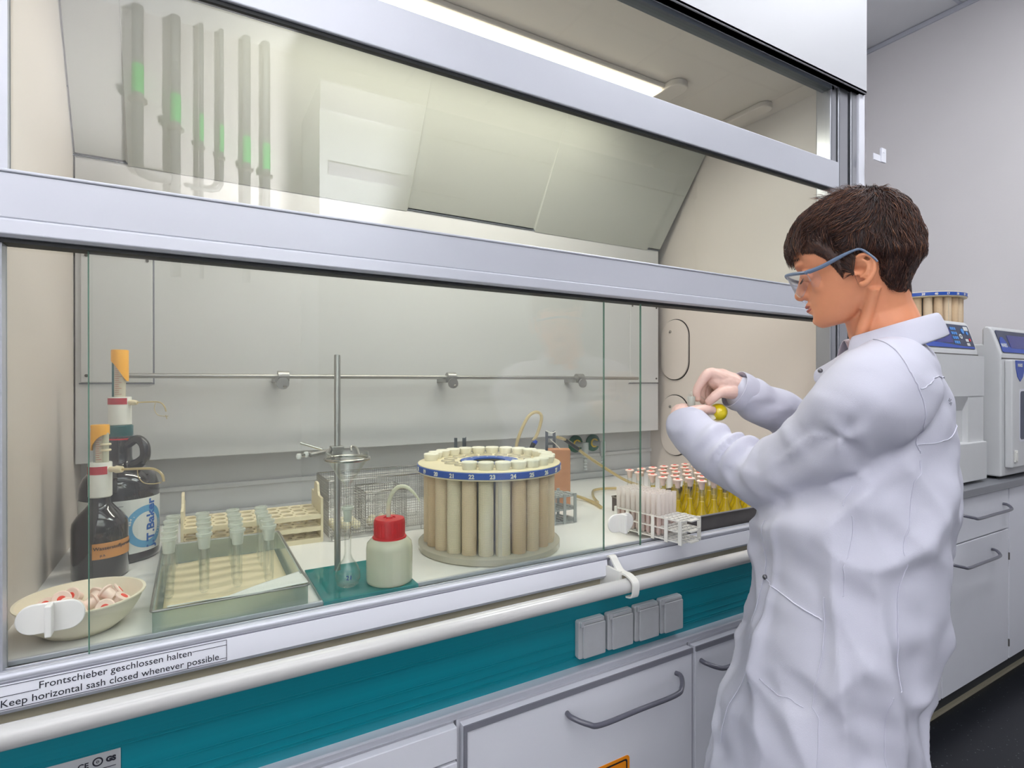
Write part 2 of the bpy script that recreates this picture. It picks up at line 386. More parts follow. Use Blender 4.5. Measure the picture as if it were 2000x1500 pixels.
# access covers on baffle
for x0, x1, z0, z1 in ((-.245, -.091, 1.285, 1.66), (1.60, 1.762, 1.285, 1.66)):
    c = hp(MB().box((x0, yb_-.006, z0), (x1, yb_, z1)), 'access_cover', 'baffle_panel', bevel=.002)
    for x in (x0+.012, x1-.012):
        for z in (z0+.018, z1-.05):
            s_ = MB().lathe([(.004, 0), (.004, .002), (.0, .003)], 10, RT((x, yb_-.006, z), PI/2)).build('screw', 'steel_dark', None)
            s_.parent = c
    # edge seam
    MB().box((x0-.004, yb_-.002, z0-.004), (x1+.004, yb_-.0005, z0-.001)).box((x1+.001, yb_-.002, z0-.004), (x1+.004, yb_-.0005, z1)).build('gap_seam', 'cab_edge', c)
# support rod with clamps
rd = hp(MB().tube([(-.15, 1.70, 1.303), (1.585, 1.70, 1.303)], .0065, 12), 'support_rod', 'steel', smooth=True)
for x in (.216, .74, 1.275):
    c = MB(); c.box((x-.012, 1.69, 1.285), (x+.012, 1.768, 1.30)); c.lathe([(.016, 0), (.016, .03)], 16, RT((x-.004, 1.70, 1.303), 0, PI/2)); c.tube([(x+.012, 1.668, 1.272), (x+.004, 1.70, 1.29)], .006, 8)
    c.lathe([(.017, 0), (.017, .008)], 12, RT((x+.006, 1.676, 1.283), PI/2))
    o = c.build('rod_clamp', 'steel', rd, smooth=True)
# oval port covers on right liner
for y0, y1, z0, z1 in ((1.642, 1.797, 1.299, 1.558), (1.642, 1.797, .97, 1.23)):
    r = (y1-y0)/2
    T = Matrix(((0,0,-1,HXR),(1,0,0,0),(0,1,0,0),(0,0,0,1)))
    hp(MB().prism(rrect(y0-.003, z0-.003, y1+.003, z1+.003, r, 14), 0, .002, T), 'port_seal', 'black_plastic')
    c = hp(MB().prism(rrect(y0, z0, y1, z1, r-.001, 14), .001, .009, T), 'port_cover', 'liner', bevel=.0015)
    MB().lathe([(.006, 0), (.006, .003), (0, .005)], 10, RT((HXR-.009, (y0+y1)/2+.02, z1-.05), 0, -PI/2)).build('screw', 'steel', c)
# gas outlets on back panel
for x in (1.392, 1.484):
    o = MB(); o.lathe([(.036, 0), (.036, .006), (.030, .010), (.0, .010)], 28, RT((x, 1.87, 1.028), PI/2))
    t = hp(o, 'gas_outlet', 'skirt_green', smooth=True)
    MB().lathe([(.019, .009), (.019, .014), (.013, .014), (.013, .009)], 24, RT((x+.002, 1.87, 1.028), PI/2)).build('ring', 'yellow_plastic', t, smooth=True)
    b = MB(); b.tube([(x, 1.86, 1.028), (x, 1.80, 1.028)], .011, 14); b.tube([(x, 1.80, 1.04), (x, 1.80, 1.0)], .0135, 14)
    b.lathe([(.0125, 0), (.0125, -.02), (.006, -.022)]+[(.009 if k % 2 == 0 else .006, -.024-.006*k) for k in range(9)], 12, RT((x, 1.80, 1.0)))
    b.build('hose_barb', 'grey_plastic', t, smooth=True)
# hood lamp in the roof
lp = hp(MB().box((.05, 1.30, 2.243), (1.345, 1.44, 2.258)), 'hood_lamp', 'liner', bevel=.004)
emis('lamp_glow', (255, 246, 222), 3.2)
MB().box((.07, 1.312, 2.236), (1.325, 1.428, 2.2445)).build('lamp_diffuser', 'lamp_glow', lp)
MB().prism(rrect(1.328, 1.25, 1.40, 1.50, .034, 8), 2.236, 2.258).build('lamp_end_cap', 'liner', lp, bevel=.004)
e2 = hp(MB().prism(rrect(1.70, 1.20, 1.76, 1.42, .028, 8), 2.238, 2.258), 'vent_cover', 'liner', bevel=.004)
# work surface
hp(MB().box((HXL, 1.03, ZW-.03), (HXR, 1.87, ZW)), 'work_surface', 'ceramic')
# sill profile with tracks
s_ = MB(); s_.box((-.30, .9955, .876), (1.80, 1.045, .880)); s_.box((-.30, 1.038, .880), (1.80, 1.045, .888))
s_.box((-.30, 1.0, .880), (1.80, 1.0075, .888)); s_.box((-.30, 1.0205, .880), (1.80, 1.0245, .885))
hp(s_, 'sill_track', 'alu_white', bevel=.001)
hp(MB().tube([(-.30, .9995, .8820), (1.80, .9995, .8820)], .0055, 14), 'sill_nosing', 'alu_white', smooth=True)
# apron panels (behind the lettering)
ap = MB()
prof = [(.9925, .8745), (.990, .840), (.996, .833), (1.012, .832), (1.012, .8745)]
for x0, x1 in ((-.30, .831), (.842, 1.80)):
    n = len(prof); vs = [(x0, y, z) for y, z in prof]+[(x1, y, z) for y, z in prof]
    ap.add(vs, [tuple(range(n)), tuple(reversed(range(n, 2*n)))]+[(i, n+i, n+(i+1) % n, (i+1) % n) for i in range(n)])
apron = hp(ap, 'apron_panel', 'apron_enamel')
MB().box((-.30, .9945, .8735), (1.80, 1.012, .8765)).build('shadow_gap', 'cab_edge', apron)
hp(MB().box((-.30, 1.012, .79), (1.80, 1.02, .836)), 'airfoil_strip', 'beige_strip')
# hand rail
rail = hp(MB().tube([(-.36, .93, .834), (.826, .93, .834)], .0160, 24).tube([(.826, .93, .834), (.834, .93, .834)], .0155, 20).tube([(.834, .93, .834), (1.86, .93, .834)], .0160, 24), 'hand_rail', 'pipe_enamel', smooth=True)
bk = MB()
pts = [(1.003, .878), (.985, .884), (.972, .872), (.955, .858), (.93, .857), (.910, .848), (.907, .832), (.912, .815), (.93, .810)]
path = [(.84, y, z) for y, z in pts]
P_ = spline([Vector(q) for q in path], 5)
vs = []; 
for i, q in enumerate(P_):
    t = (P_[min(i+1, len(P_)-1)]-P_[max(i-1, 0)]).normalized(); nrm = Vector((0, t.z, -t.y))*.002
    for dx in (-.009, .009):
        vs.append(q+Vector((dx, 0, 0))+nrm); vs.append(q+Vector((dx, 0, 0))-nrm)
n = len(P_); fs = []
for i in range(n-1):
    a = 4*i; c_ = a+4
    fs += [(a, a+2, c_+2, c_), (a+1, c_+1, c_+3, a+3), (a, c_, c_+1, a+1), (a+2, a+3, c_+3, c_+2)]
bk.add(vs, fs); bk.box((.826, .945, .812), (.834, 1.012, .862))
hp(bk, 'rail_bracket', 'white_plastic')
# fascia
fas = hp(MB().box((-.30, 1.02, .634), (1.88, 1.04, .80)), 'service_fascia', 'teal_fascia')
g = MB()
for z in (.652, .657, .671, .69, .694, .735, .74): g.box((-.30, 1.0188, z), (1.88, 1.0202, z+.0009))
g.build('fascia_rib', 'teal_fascia', fas)
for x in (.758, .843, .928, 1.012):
    q = MB().prism(rrect(x, .655, x+.076, .742, .006), 0, .016, rot90x((0, 1.02, 0))).build('power_socket', 'socket_silver', fas, bevel=.003)
    MB().prism(rrect(x+.010, .657, x+.074, .733, .004), .016, .022, rot90x((0, 1.02, 0))).build('socket_lid', 'socket_silver', q, bevel=.002)
    MB().box((x+.012, .9985, .734), (x+.070, 1.006, .741)).box((x+.003, .999, .729), (x+.012, 1.004, .742)).build('hinge', 'socket_silver', q, bevel=.001)
hp(MB().box((-.30, .995, .618), (1.88, 1.04, .634)), 'fascia_edge', 'alu_white', bevel=.003)
# rating plate
pl = MB().box((-.24, 1.0185, .66), (-.094, 1.0195, .732)).build('rating_plate', 'socket_silver', fas)
t = MB()
def put(mb, s, size, T, **k):
    vs, fs = text_data(s, size, **k); mb.add(vs, fs, T); return mb
put(t, 'CE', .011, rot90x((-.146, 1.0183, .7155)), bold=.0002)
put(t, 'GS', .010, rot90x((-.112, 1.0183, .717)), bold=.0006)
t.lathe([(.0065, 0), (.0065, .0006), (.0048, .0006), (.0048, 0)], 20, RT((-.122, 1.0185, .7205), PI/2), close=True)
put(t, 'o', .008, rot90x((-.1243, 1.0183, .7185)))
for x0, x1, z in ((-.20, -.165, .713), (-.24, -.10, .7085), (-.15, -.11, .703), (-.2, -.13, .696)): t.box((x0, 1.018, z), (x1, 1.0184, z+.0009))
t.build('plate_print', 'print_black', pl)
# lettering on the apron
ang = math.atan2(.9925-.990, .8745-.840)
def AT(x, z): return Matrix.Translation((x, .9922-(.8745-z)*math.tan(ang), z)) @ Matrix.Rotation(PI/2-ang, 4, 'X')
t = MB()
s1 = text_data('Frontschieber geschlossen halten', .0136, extrude=.0002); s2 = text_data('Keep horizontal sash closed whenever possible', .0136, extrude=.0002)
def fit(d, x0, x1, z):
    vs, fs = d; xs = [v[0] for v in vs]; a, b_ = min(xs), max(xs); k = (x1-x0)/(b_-a)
    t.add([((v[0]-a)*k, v[1], v[2]) for v in vs], fs, AT(x0, z))
fit(s1, -.184, -.001, .8602); fit(s2, -.224, .0365, .8452)
def ln(x0, x1, z, h=.0007): t.add([(0,0,0),(x1-x0,0,0),(x1-x0,h,0),(0,h,0),(0,0,.0003),(x1-x0,0,.0003),(x1-x0,h,.0003),(0,h,.0003)], [(0,3,2,1),(4,5,6,7),(0,1,5,4),(2,3,7,6)], AT(x0, z))
ln(-.29, .047, .8728); ln(-.29, -.185, .8590); ln(.0, .047, .8645-.0052+.0058); ln(-.29, .047, .8415); ln(.037, .047, .8452); ln(-.29, -.225, .8440)
t.add([(0,0,0),(.0007,0,0),(.0007,.032,0),(0,.032,0),(0,0,.0003),(.0007,0,.0003),(.0007,.032,.0003),(0,.032,.0003)], [(0,3,2,1),(4,5,6,7),(1,2,6,5),(3,0,4,7)], AT(.047, .8415))
t.build('sash_notice', 'print_black', apron)
# sash rails
def hrail(z0, z1, y0=.996, y1=1.012):
    m = MB(); h = z1-z0
    m.box((-.232, y0, z0+h*.28), (1.806, y1, z1-h*.05)); 
    n = [(y0, z0+h*.28), (y0-.003, z0+h*.26), (y0-.004, z0+h*.04), (y0+.002, z0), (y1, z0), (y1, z0+h*.28)]
    vs = [(-.232, a, c) for a, c in n]+[(1.806, a, c) for a, c in n]; k = len(n)
    m.add(vs, [tuple(range(k)), tuple(reversed(range(k, 2*k)))]+[(i, k+i, k+(i+1) % k, (i+1) % k) for i in range(k)])
    m.box((-.232, y0-.002, z1-h*.05), (1.806, y1, z1))
    return m
hp(hrail(1.484, 1.577), 'sash_rail', 'alu_white', bevel=.0015)
hp(MB().box((-.232, 1.004, 1.478), (1.806, 1.036, 1.486)), 'rail_gasket', 'rubber')
hp(MB().box((-.232, .996, 1.899), (1.806, 1.012, 1.986)), 'sash_rail', 'alu_white', bevel=.002)
hp(MB().box((-.232, 1.002, 1.892), (1.806, 1.014, 1.899)), 'rail_gasket', 'rubber')
hp(MB().box((-.232, 1.0, 2.212), (1.76, 1.03, 2.236)), 'top_rail', 'dark_angle')
hp(MB().box((-.232, .996, 1.577), (-.217, 1.012, 1.899)).box((-.232, .996, 1.986), (-.217, 1.012, 2.236)), 'sash_stile', 'alu_white')
hp(MB().box((-.232, 1.008, .88), (-.226, 1.034, 1.48)), 'sash_stile', 'alu_white')
# panes
def pane(x0, x1, z0, z1, y, t_=.005, edges=True):
    o = hp(MB().box((x0, y-t_/2, z0), (x1, y+t_/2, z1)), 'glass_pane', 'pane')
    if edges:
        e = MB().box((x0-.0012, y-t_/2, z0), (x0, y+t_/2, z1)).box((x1, y-t_/2, z0), (x1+.0012, y+t_/2, z1)).box((x0, y-t_/2, z0), (x1, y+t_/2, z0+.002))
        e.build('ground_edge', 'glass_edge', o).location = (0, 0, 0)
    return o
def fix_parent(ch, par): ch.matrix_parent_inverse = Matrix.Identity(4)
p1 = pane(-.217, 1.79, 1.575, 1.90, 1.008, edges=False); p2 = pane(-.217, 1.79, 1.985, 2.215, 1.008, edges=False)
pa = pane(-.226, .851, .872, 1.482, G2); pb = pane(-.131, .954, .872, 1.482, G1)
def pull(parent, x0, x1, zc, y):
    m = MB().prism(rrect(x0, zc-.0215, x1, zc+.0215, .021, 10), .0, .005, rot90x((0, y, 0)))
    o = m.build('sash_handle', 'white_plastic', parent, bevel=.0015)
    xm = (x0+x1)/2
    f = MB().box((xm-.004, y-.024, zc-.0225), (xm+.004, y-.004, zc+.0225)).build('grip_fin', 'white_plastic', parent, bevel=.002)
pull(pa, -.217, -.137, .946, G2-.0025-.012 if 0 else G2-.0025)
pull(pb, .848, .926, .950, G1-.0025)
# baseboard / end panel
hp(MB().box((-.76, .995, .10), (-.74, 1.85, .86)), 'end_panel', 'white_coat')

# ================================================================ cabinets
def bow_handle(x0, x1, z, y, drop=.012, dep=.042, r=.0058):
    w_ = x1-x0; c_ = min(.055, w_*.24)
    return MB().tube([(x0, y, z), (x0, y-dep*.35, z-.001), (x0+c_*.45, y-dep*.85, z-drop*.6), (x0+c_, y-dep, z-drop), ((x0+x1)/2, y-dep, z-drop), (x1-c_, y-dep, z-drop), (x1-c_*.45, y-dep*.85, z-drop*.6), (x1, y-dep*.35, z-.001), (x1, y, z)], r, 10, smooth=5)
def handle_part(parent, *a, **k):
    return bow_handle(*a, **k).build('handle', 'handle_grey', parent, smooth=True)
def cab(name, label, x0, x1, y0, y1, z0, z1, fronts, cat='cabinet', sticker=False):
    r = empty(name, label, cat, ((x0+x1)/2, y0, 0))
    I = Vector(r.location)
    def P_(mb, nm, m, par=None, **k):
        o = mb.build(nm, m, par or r, **k)
        if par is None: o.location = -I
        return o
    P_(MB().box((x0+.002, y0+.022, z0), (x1-.002, y1, z1)), 'body', 'cab_white')
    for kind, a, b_, c_, d_, hd in fronts:
        f = P_(MB().box((a, y0, c_), (b_, y0+.018, d_)), kind, 'cab_white', bevel=.0015)
        if hd: handle_part(f, *hd)
    return r, P_
c1, P1 = cab('drawer_unit', 'light grey drawer unit under the hood, left of the wide handled door', -.30, .450, .98, 1.86, .10, .618,
   [('drawer', -.296, .446, .552, .614, None), ('drawer', -.296, .446, .36, .546, (-.1, .2, .49, .98)), ('drawer', -.296, .446, .105, .354, (-.1, .2, .30, .98))])
c2, P2 = cab('base_cabinet', 'white hood base cabinet with wide bow handle and orange warning sticker', .452, 1.104, .98, 1.86, .10, .618,
   [('door', .459, 1.098, .105, .612, (.708, 1.040, .563, .98, .016, .050))])
dr = [c for c in c2.children if c.name.startswith('door')][0]
for ch in dr.children:
    pass
MB().box((.459, .9765, .600), (1.098, .9805, .612)).box((.459, .9765, .105), (.466, .9805, .600)).build('edge_band', 'cab_edge', dr)
st = MB().prism(rrect(.775, .30, .888, .413, .010), 0, .0006, rot90x((0, .98, 0))).build('warning_sticker', 'sign_orange', dr)
q = MB()
ring_o = rrect(.782, .307, .881, .406, .007); ring_i = rrect(.786, .311, .877, .402, .005); n = len(ring_o)
vs = [(x, y, .001) for x, y in ring_o]+[(x, y, .001) for x, y in ring_i]
q.add(vs, [(i, (i+1) % n, n+(i+1) % n, n+i) for i in range(n)], rot90x((0, .98, 0)))
q.build('sticker_border', 'print_black', st)
c3, P3 = cab('base_cabinet', 'white hood base cabinet right of the wide handled door, behind the lab coat', 1.106, 1.876, .98, 1.86, .10, .618,
   [('door', 1.110, 1.486, .105, .612, (1.130, 1.30, .572, .98)), ('door', 1.490, 1.872, .105, .612, None)])
d3 = [c for c in c3.children if c.name.startswith('door')][0]
MB().box((1.110, .9765, .600), (1.486, .9805, .612)).build('edge_band', 'cab_edge', d3)
struct(MB().box((-.30, 1.03, 0), (1.876, 1.05, .10)).build('baseboard_hood', 'plinth'))

# right bench
BX = 1.93
tag(MB().box((BX, .957, .838), (XW-.002, YB-.005, .870)).build('bench_worktop', 'worktop_grey', bevel=.003), 'grey bench worktop carrying the two microwave units beside the hood', 'worktop')
spec = [(BX+.004, 2.412, 'white bench cabinet nearest the hood, mostly behind the lab coat'), (2.416, 3.016, 'white bench cabinet with handled drawer above handled door'), (3.022, 3.69, 'white bench cabinet at the far right edge beyond the hinges')]
for i, (x0, x1, lb) in enumerate(spec):
    if i == 1: fr = [('drawer', x0+.002, x1-.002, .667, .834, (2.56, 2.955, .775, .97)), ('door', x0+.002, x1-.002, .105, .661, (2.475, 2.845, .600, .97))]
    elif i == 0: fr = [('drawer', x0+.002, x1-.002, .667, .834, (2.04, 2.34, .775, .97)), ('door', x0+.002, x1-.002, .105, .661, (2.03, 2.395, .600, .97))]
    else: fr = [('door', x0+.002, x1-.002, .105, .834, None)]
    c_, PP = cab('bench_cabinet', lb, x0, x1, .97, YB-.01, .10, .837, fr)
    if i == 1:
        for hz in (.53, .16): PP(MB().box((x1-.004, .966, hz), (x1+.002, .972, hz+.03)), 'hinge', 'steel_dark')
struct(MB().box((BX, 1.02, 0), (XW, 1.04, .10)).build('baseboard_bench', 'plinth'))
struct(MB().box((BX, 1.008, 0), (XW, 1.02, .012)).build('trim_3', 'beige_strip'))
# ================================================================ THINGS IN THE HOOD
CA = -0.5260                                   # the bench things face the room corner at this turn
def local(x, y, z, rz=CA): return RT((x, y, z), 0, 0, rz)
# ---- dispenser head, shared shape for both bottles (r0 = scale)
def dispenser(root, z0, zt, z_red, red_h, zc0, zc1, rw, rc, ro, nozzle, m_off, cap_turn):
    """z0..zt white base, cylinder zc0..zc1, orange cap at the top"""
    MB().lathe([(rw*.9, z0), (rw, z0+.002), (rw, zt-.002), (rw*.97, zt)], 28).build('dispenser_base', 'white_plastic', root, smooth=True)
    MB().lathe([(rw+.0006, z_red), (rw+.0006, z_red+red_h)], 28, cap=False, a0=-PI*.93, a1=-PI*.11).build('red_label', 'red_label', root)
    cy = MB().lathe([(rc, zt-.001), (rc, zc1)], 20).build('measuring_cylinder', 'cloudy', root, smooth=True)
    g = MB()
    for k in range(int((zc1-zt-.01)/.0045)):
        z = zt+.006+k*.0045; g.lathe([(rc+.0004, z), (rc+.0004, z+.0007)], 8, cap=False, a0=-PI*.6, a1=-PI*(.35 if k % 3 else .22))
    g.build('scale_marks', 'red_label', cy)
    s = MB().box((-rc-.004, -rc*.4, zt), (-rc+.001, rc*.2, zc1-.01)); s.build('scale_rail', 'teal_cap' if m_off else 'grey_plastic', root)
    return cy
def orange_cap(root, z0, z1, zl, ro, a_long, label=False):
    """cap with a skirt that hangs lower on one side, cut in a curve"""
    n = 36; vs = []; fs = []
    for i in range(n):
        a = 2*PI*i/n; d = (1+math.cos(a-a_long))/2
        zb = z0 - (z0-zl)*(d**1.7)
        for r, z in ((ro*.88, zb), (ro, zb), (ro, z1-.002), (ro*.95, z1), (0.001, z1), ):
            vs.append((r*math.cos(a), r*math.sin(a), z))
        vs.append((ro*.88*math.cos(a), ro*.88*math.sin(a), z1-.004))
    for i in range(n):
        j = (i+1) % n
        for k in range(4): fs.append((i*6+k, j*6+k, j*6+k+1, i*6+k+1))
        fs.append((i*6, i*6+5, j*6+5, j*6))
    o = MB().add(vs, fs).build('dispenser_cap', 'orange_plastic', root, smooth=True)
    if label: MB().lathe([(ro+.0005, z1-.014), (ro+.0005, z1-.006)], 10, cap=False, a0=PI*1.12, a1=PI*1.32).build('sticker', 'paper_label', o)
    return o
# ---- tall amber bottle
bt = empty('reagent_bottle', 'large dark amber reagent bottle with blue and white label and dispenser head', 'bottle', (-.1445, 1.563, ZW), CA)
R = .0773
MB().lathe([(R*.88, 0), (R*.97, .003), (R, .012), (R, .152), (R*.985, .168), (R*.9, .188), (R*.74, .203), (R*.52, .212), (.026, .220), (.0235, .232), (.0235, .272), (.0255, .275), (.0255, .281), (.0225, .284)], 40).build('bottle_body', 'amber_glass', bt, smooth=60)
hnd = MB().tube([(.022, -.006, .262), (.045, -.008, .275), (.062, -.009, .262), (.064, -.009, .236), (.052, -.008, .222), (.036, -.007, .214)], [.010, .010, .011, .011, .012, .013], 12, smooth=5).build('bottle_handle', 'amber_glass', bt, smooth=True)
MB().lathe([(.0262, .2735), (.0262, .277)], 28, cap=False).build('red_ring', 'red_plastic', bt)
MB().lathe([(.0245, .281), (.0258, .283), (.0258, .305), (.024, .3065)], 28).build('neck_adapter', 'teal_cap', bt, smooth=True)
dispenser(bt, .3065, .372, .355, .0145, .40, .462, .0228, .0115, .017, None, True, 0)
orange_cap(bt, .455, .481, .408, .0172, 0.2)
MB().tube([(.020, 0, .359), (.032, 0, .359), (.040, 0, .359)], [.006, .0065, .0045], 12).build('nozzle', 'cream_plastic', bt, smooth=True)
MB().tube([(.040, 0, .359), (.075, 0, .3605), (.093, 0, .359), (.103, 0, .350), (.107, 0, .338)], .0016, 8, smooth=5).tube([(.082, 0, .358), (.080, 0, .343), (.088, 0, .330), (.105, 0, .327), (.112, 0, .328)], .0008, 6, smooth=5).tube([(.106, 0, .330), (.109, 0, .321)], .0012, 6).build('delivery_tube', 'tubing', bt, smooth=True)
# label wrapped on the body, text running up
def wrap(mb, vs, fs, Rr, a0, z0, up=True):
    out = []
    for x, y, z in vs:
        ax, zz = (-(y), x) if up else (x, y)
        a = a0 + ax/Rr
        out.append(((Rr+z)*math.cos(a), (Rr+z)*math.sin(a), z0+zz))
    mb.add(out, fs)
lab = MB(); lab.lathe([(R+.0005, .022), (R+.0005, .143)], 30, cap=False, a0=-2.5, a1=.48); lb = lab.build('bottle_label', 'paper_label', bt)
rg = MB()
def arcpoly(mb, cx, cy, r0, r1, a0, a1, n=40, z=.0008):
    vs = []; 
    for i in range(n+1):
        a = a0+(a1-a0)*i/n
        for r in (r0, r1): vs.append((cx+r*math.cos(a), cy+r*math.sin(a), z))
    wrap(mb, vs, [(2*i, 2*i+1, 2*i+3, 2*i+2) for i in range(n)], R, -.24, .078, up=False)
arcpoly(rg, 0, 0, .033, .048, 0.0, 2*PI); rg.build('label_ring', 'label_blue', lb)
tx = MB(); v_, f_ = text_data('J.T.Baker', .033, extrude=.0002, bold=.0009); k_ = .112/max(x for x, y, z in v_); v_ = [(x*k_, y*.9, z+.001) for x, y, z in v_]
wrap(tx, v_, f_, R, .0, .028); tx.build('label_print', 'print_blue', lb)
fine = MB()
for k in range(17):
    a0 = -1.30; z = .130-.0052*k; ww = .42-.1*((k*7) % 3)
    fine.lathe([(R+.0009, z), (R+.0009, z+.0014)], 6, cap=False, a0=a0, a1=a0+ww)
fine.build('fine_print', 'cab_edge', lb)
# ---- small amber bottle
sb = empty('reagent_bottle', 'smaller dark amber bottle with handwritten orange label, in front of the large one', 'bottle', (-.1665, 1.432, ZW), CA)
R2 = .0492
MB().lathe([(R2*.9, 0), (R2, .004), (R2, .105), (R2*.97, .116), (R2*.8, .130), (R2*.56, .143), (.0205, .152), (.019, .160), (.019, .166)], 36).build('bottle_body', 'amber_glass', sb, smooth=60)
ol = MB(); ol.lathe([(R2+.0005, .047), (R2+.0005, .079)], 20, cap=False, a0=-1.21, a1=.5); o_ = ol.build('bottle_label', 'orange_paper', sb)
tx = MB()
def wrap_h(s, size, a0, z0, R_, mb):
    v_, f_ = text_data(s, size, extrude=.0002, bold=.00008); mb.add([((R_+.0013+z)*math.cos(a0+x/R_), (R_+.0013+z)*math.sin(a0+x/R_), z0+y) for x, y, z in v_], f_)
wrap_h('Wasserstoffperoxid 3',   .0098, -1.17, .0655, R2, tx); wrap_h('p.a.', .0075, -.95, .0525, R2, tx); tx.build('label_print', 'print_black', o_)
dispenser(sb, .166, .2385, .2145, .0165, .25, .31, .0208, .0085, .0165, None, False, .25)
orange_cap(sb, .297, .317, .263, .0166, PI*1.05, True)
MB().tube([(.012, 0, .2385), (.012, 0, .30)], .0055, 12).build('side_tube', 'milky', sb, smooth=True)
MB().lathe([(.009, .262), (.010, .264), (.009, .266)], 14, RT((.012, 0, 0))).lathe([(.009, .274), (.010, .276), (.009, .278)], 14, RT((.012, 0, 0))).build('tube_ring', 'cream_plastic', sb, smooth=True)
MB().tube([(.018, 0, .2235), (.030, 0, .2235), (.034, 0, .2235), (.046, 0, .2235)], [.006, .006, .008, .0065], 12).build('nozzle', 'cream_plastic', sb, smooth=True)
MB().tube([(.046, 0, .2235), (.10, 0, .225), (.118, 0, .222), (.130, 0, .212), (.133, 0, .198)], .0026, 8, smooth=5).tube([(.078, 0, .224), (.080, 0, .208), (.092, 0, .195), (.112, 0, .193), (.128, 0, .196)], .001, 6, smooth=5).build('delivery_tube', 'tubing', sb, smooth=True)

# ---- bowl of stoppers
bowl = MB().lathe([(.042, 0), (.047, .001), (.068, .018), (.080, .038), (.0855, .052), (.088, .053), (.088, .055), (.0838, .055), (.077, .039), (.065, .020), (.042, .004), (0, .004)], 48).build('bowl', 'bowl_plastic', None, smooth=60, loc=(-.157, 1.14, ZW))
tag(bowl, 'cream plastic bowl of pink stoppers behind the left sash handle', 'bowl')
def stopper(root, pink='stopper_pink', red='stopper_red', s=1.0):
    MB().lathe([(.0075*s, -.018*s), (.0095*s, -.001*s), (.0095*s, 0)], 16).build('plug', pink, root, smooth=True)
    MB().lathe([(.0095*s, 0), (.0135*s, .001*s), (.0140*s, .003*s), (.0125*s, .0045*s), (0, .0045*s)], 20).build('cap_flange', pink, root, smooth=True)
    MB().lathe([(.006*s, .0045*s), (.0055*s, .0055*s), (0, .0056*s)], 14).build('red_dot', red, root, smooth=True)
random.seed(5)
st0 = None
spots = [(-.05, .02), (-.02, .05), (.015, .045), (.045, .035), (.055, -.005), (.035, -.035), (.0, -.05), (-.035, -.035), (-.058, -.012), (-.02, .0), (.015, .005), (.03, .02), (-.03, .02), (.0, -.02)]
words_b = ['at the left of the heap', 'at the back left of the heap', 'at the back of the heap', 'at the back right, red dot up', 'against the right rim', 'at the front right', 'at the front', 'at the front left', 'against the left rim', 'left of the middle', 'in the middle', 'right of the middle', 'behind the middle left', 'before the middle']
for i, (x, y) in enumerate(spots):
    z = ZW + .022 + .012*(i > 8) + .03*((x*x+y*y)**.5)/.06*.7
    lb_ = 'pink plastic tube stopper in the cream bowl, '+words_b[i]
    if st0 is None:
        st0 = empty('tube_stopper', lb_, 'stopper', (0,0,0), group='stoppers heaped in the bowl'); stopper(st0); o = st0
    else: o = dup(st0, (0,0,0), 0, lb_)
    o.location = (-.157+x, 1.14+y, z)
    o.rotation_euler = (random.uniform(-1.2, 1.2), random.uniform(-1.2, 1.2), random.uniform(0, 6))

# ---- tray with joint tubes
def open_tray(name, label, x0, y0, x1, y1, z0, z1, t, m, rim, rz=0, loc=None):
    o = empty(name, label, 'tray', ((x0+x1)/2, (y0+y1)/2, z0), rz)
    w_, l_ = (x1-x0)/2, (y1-y0)/2; h = z1-z0
    mb = MB(); mb.box((-w_, -l_, 0), (w_, l_, .002))
    mb.box((-w_, -l_, .002), (w_, -l_+t, h)); mb.box((-w_, l_-t, .002), (w_, l_, h)); mb.box((-w_, -l_+t, .002), (-w_+t, l_-t, h)); mb.box((w_-t, -l_+t, .002), (w_, l_-t, h))
    mb.build('tray_body', m, o)
    rr_ = rrect(-w_-.002, -l_-.002, w_+.002, l_+.002, .006, 4)
    MB().tube([(x, y, h) for x, y in rr_], .0022, 8, cyc=True).build('tray_rim', rim, o, smooth=True)
    return o
tr = open_tray('glassware_tray', 'pale grey tray of frosted-neck glass tubes lined with paper towel', -.055, 1.04, .18, 1.445, ZW, .923, .003, 'tray_plastic', 'steel')
# paper towel: lining sheet and a folded strip over the front right
def sheet(f, nu, nv):
    vs = [f(i/nu, j/nv) for j in range(nv+1) for i in range(nu+1)]
    return vs, [(j*(nu+1)+i, j*(nu+1)+i+1, (j+1)*(nu+1)+i+1, (j+1)*(nu+1)+i) for j in range(nv) for i in range(nu)]
v_, f_ = sheet(lambda u, v: (-.045+.215*u, 1.06+.37*v, ZW+.004+.0015*math.sin(9*u+4*v)), 20, 20)
tow = MB().add(v_, f_).build('paper_towel', 'cream_plastic', None, smooth=180); sl = tow.modifiers.new('s', 'SOLIDIFY'); sl.thickness = .0008
tag(tow, 'flat cream paper sheet lining the grey glassware tray', 'paper sheet')
def f(u, v):
    x = -.035+.215*u; fr = .016+.075*max(0, u-.42)/.58
    y = 1.0365+fr*v; z = ZW+.0468+.0012*math.sin(3*v+8*u)-.004*v
    return (x, y, z)
v_, f_ = sheet(f, 24, 12)
tow = MB().add(v_, f_).build('paper_towel', 'paper_towel', None, smooth=180); sl = tow.modifiers.new('s', 'SOLIDIFY'); sl.thickness = .001
tag(tow, 'white embossed paper towel folded along the front edge of the grey tray', 'paper towel')
xs_ = [-.037, .021, .078, .135]; ys_ = [1.20, 1.247, 1.293, 1.339, 1.385]
jt0 = None
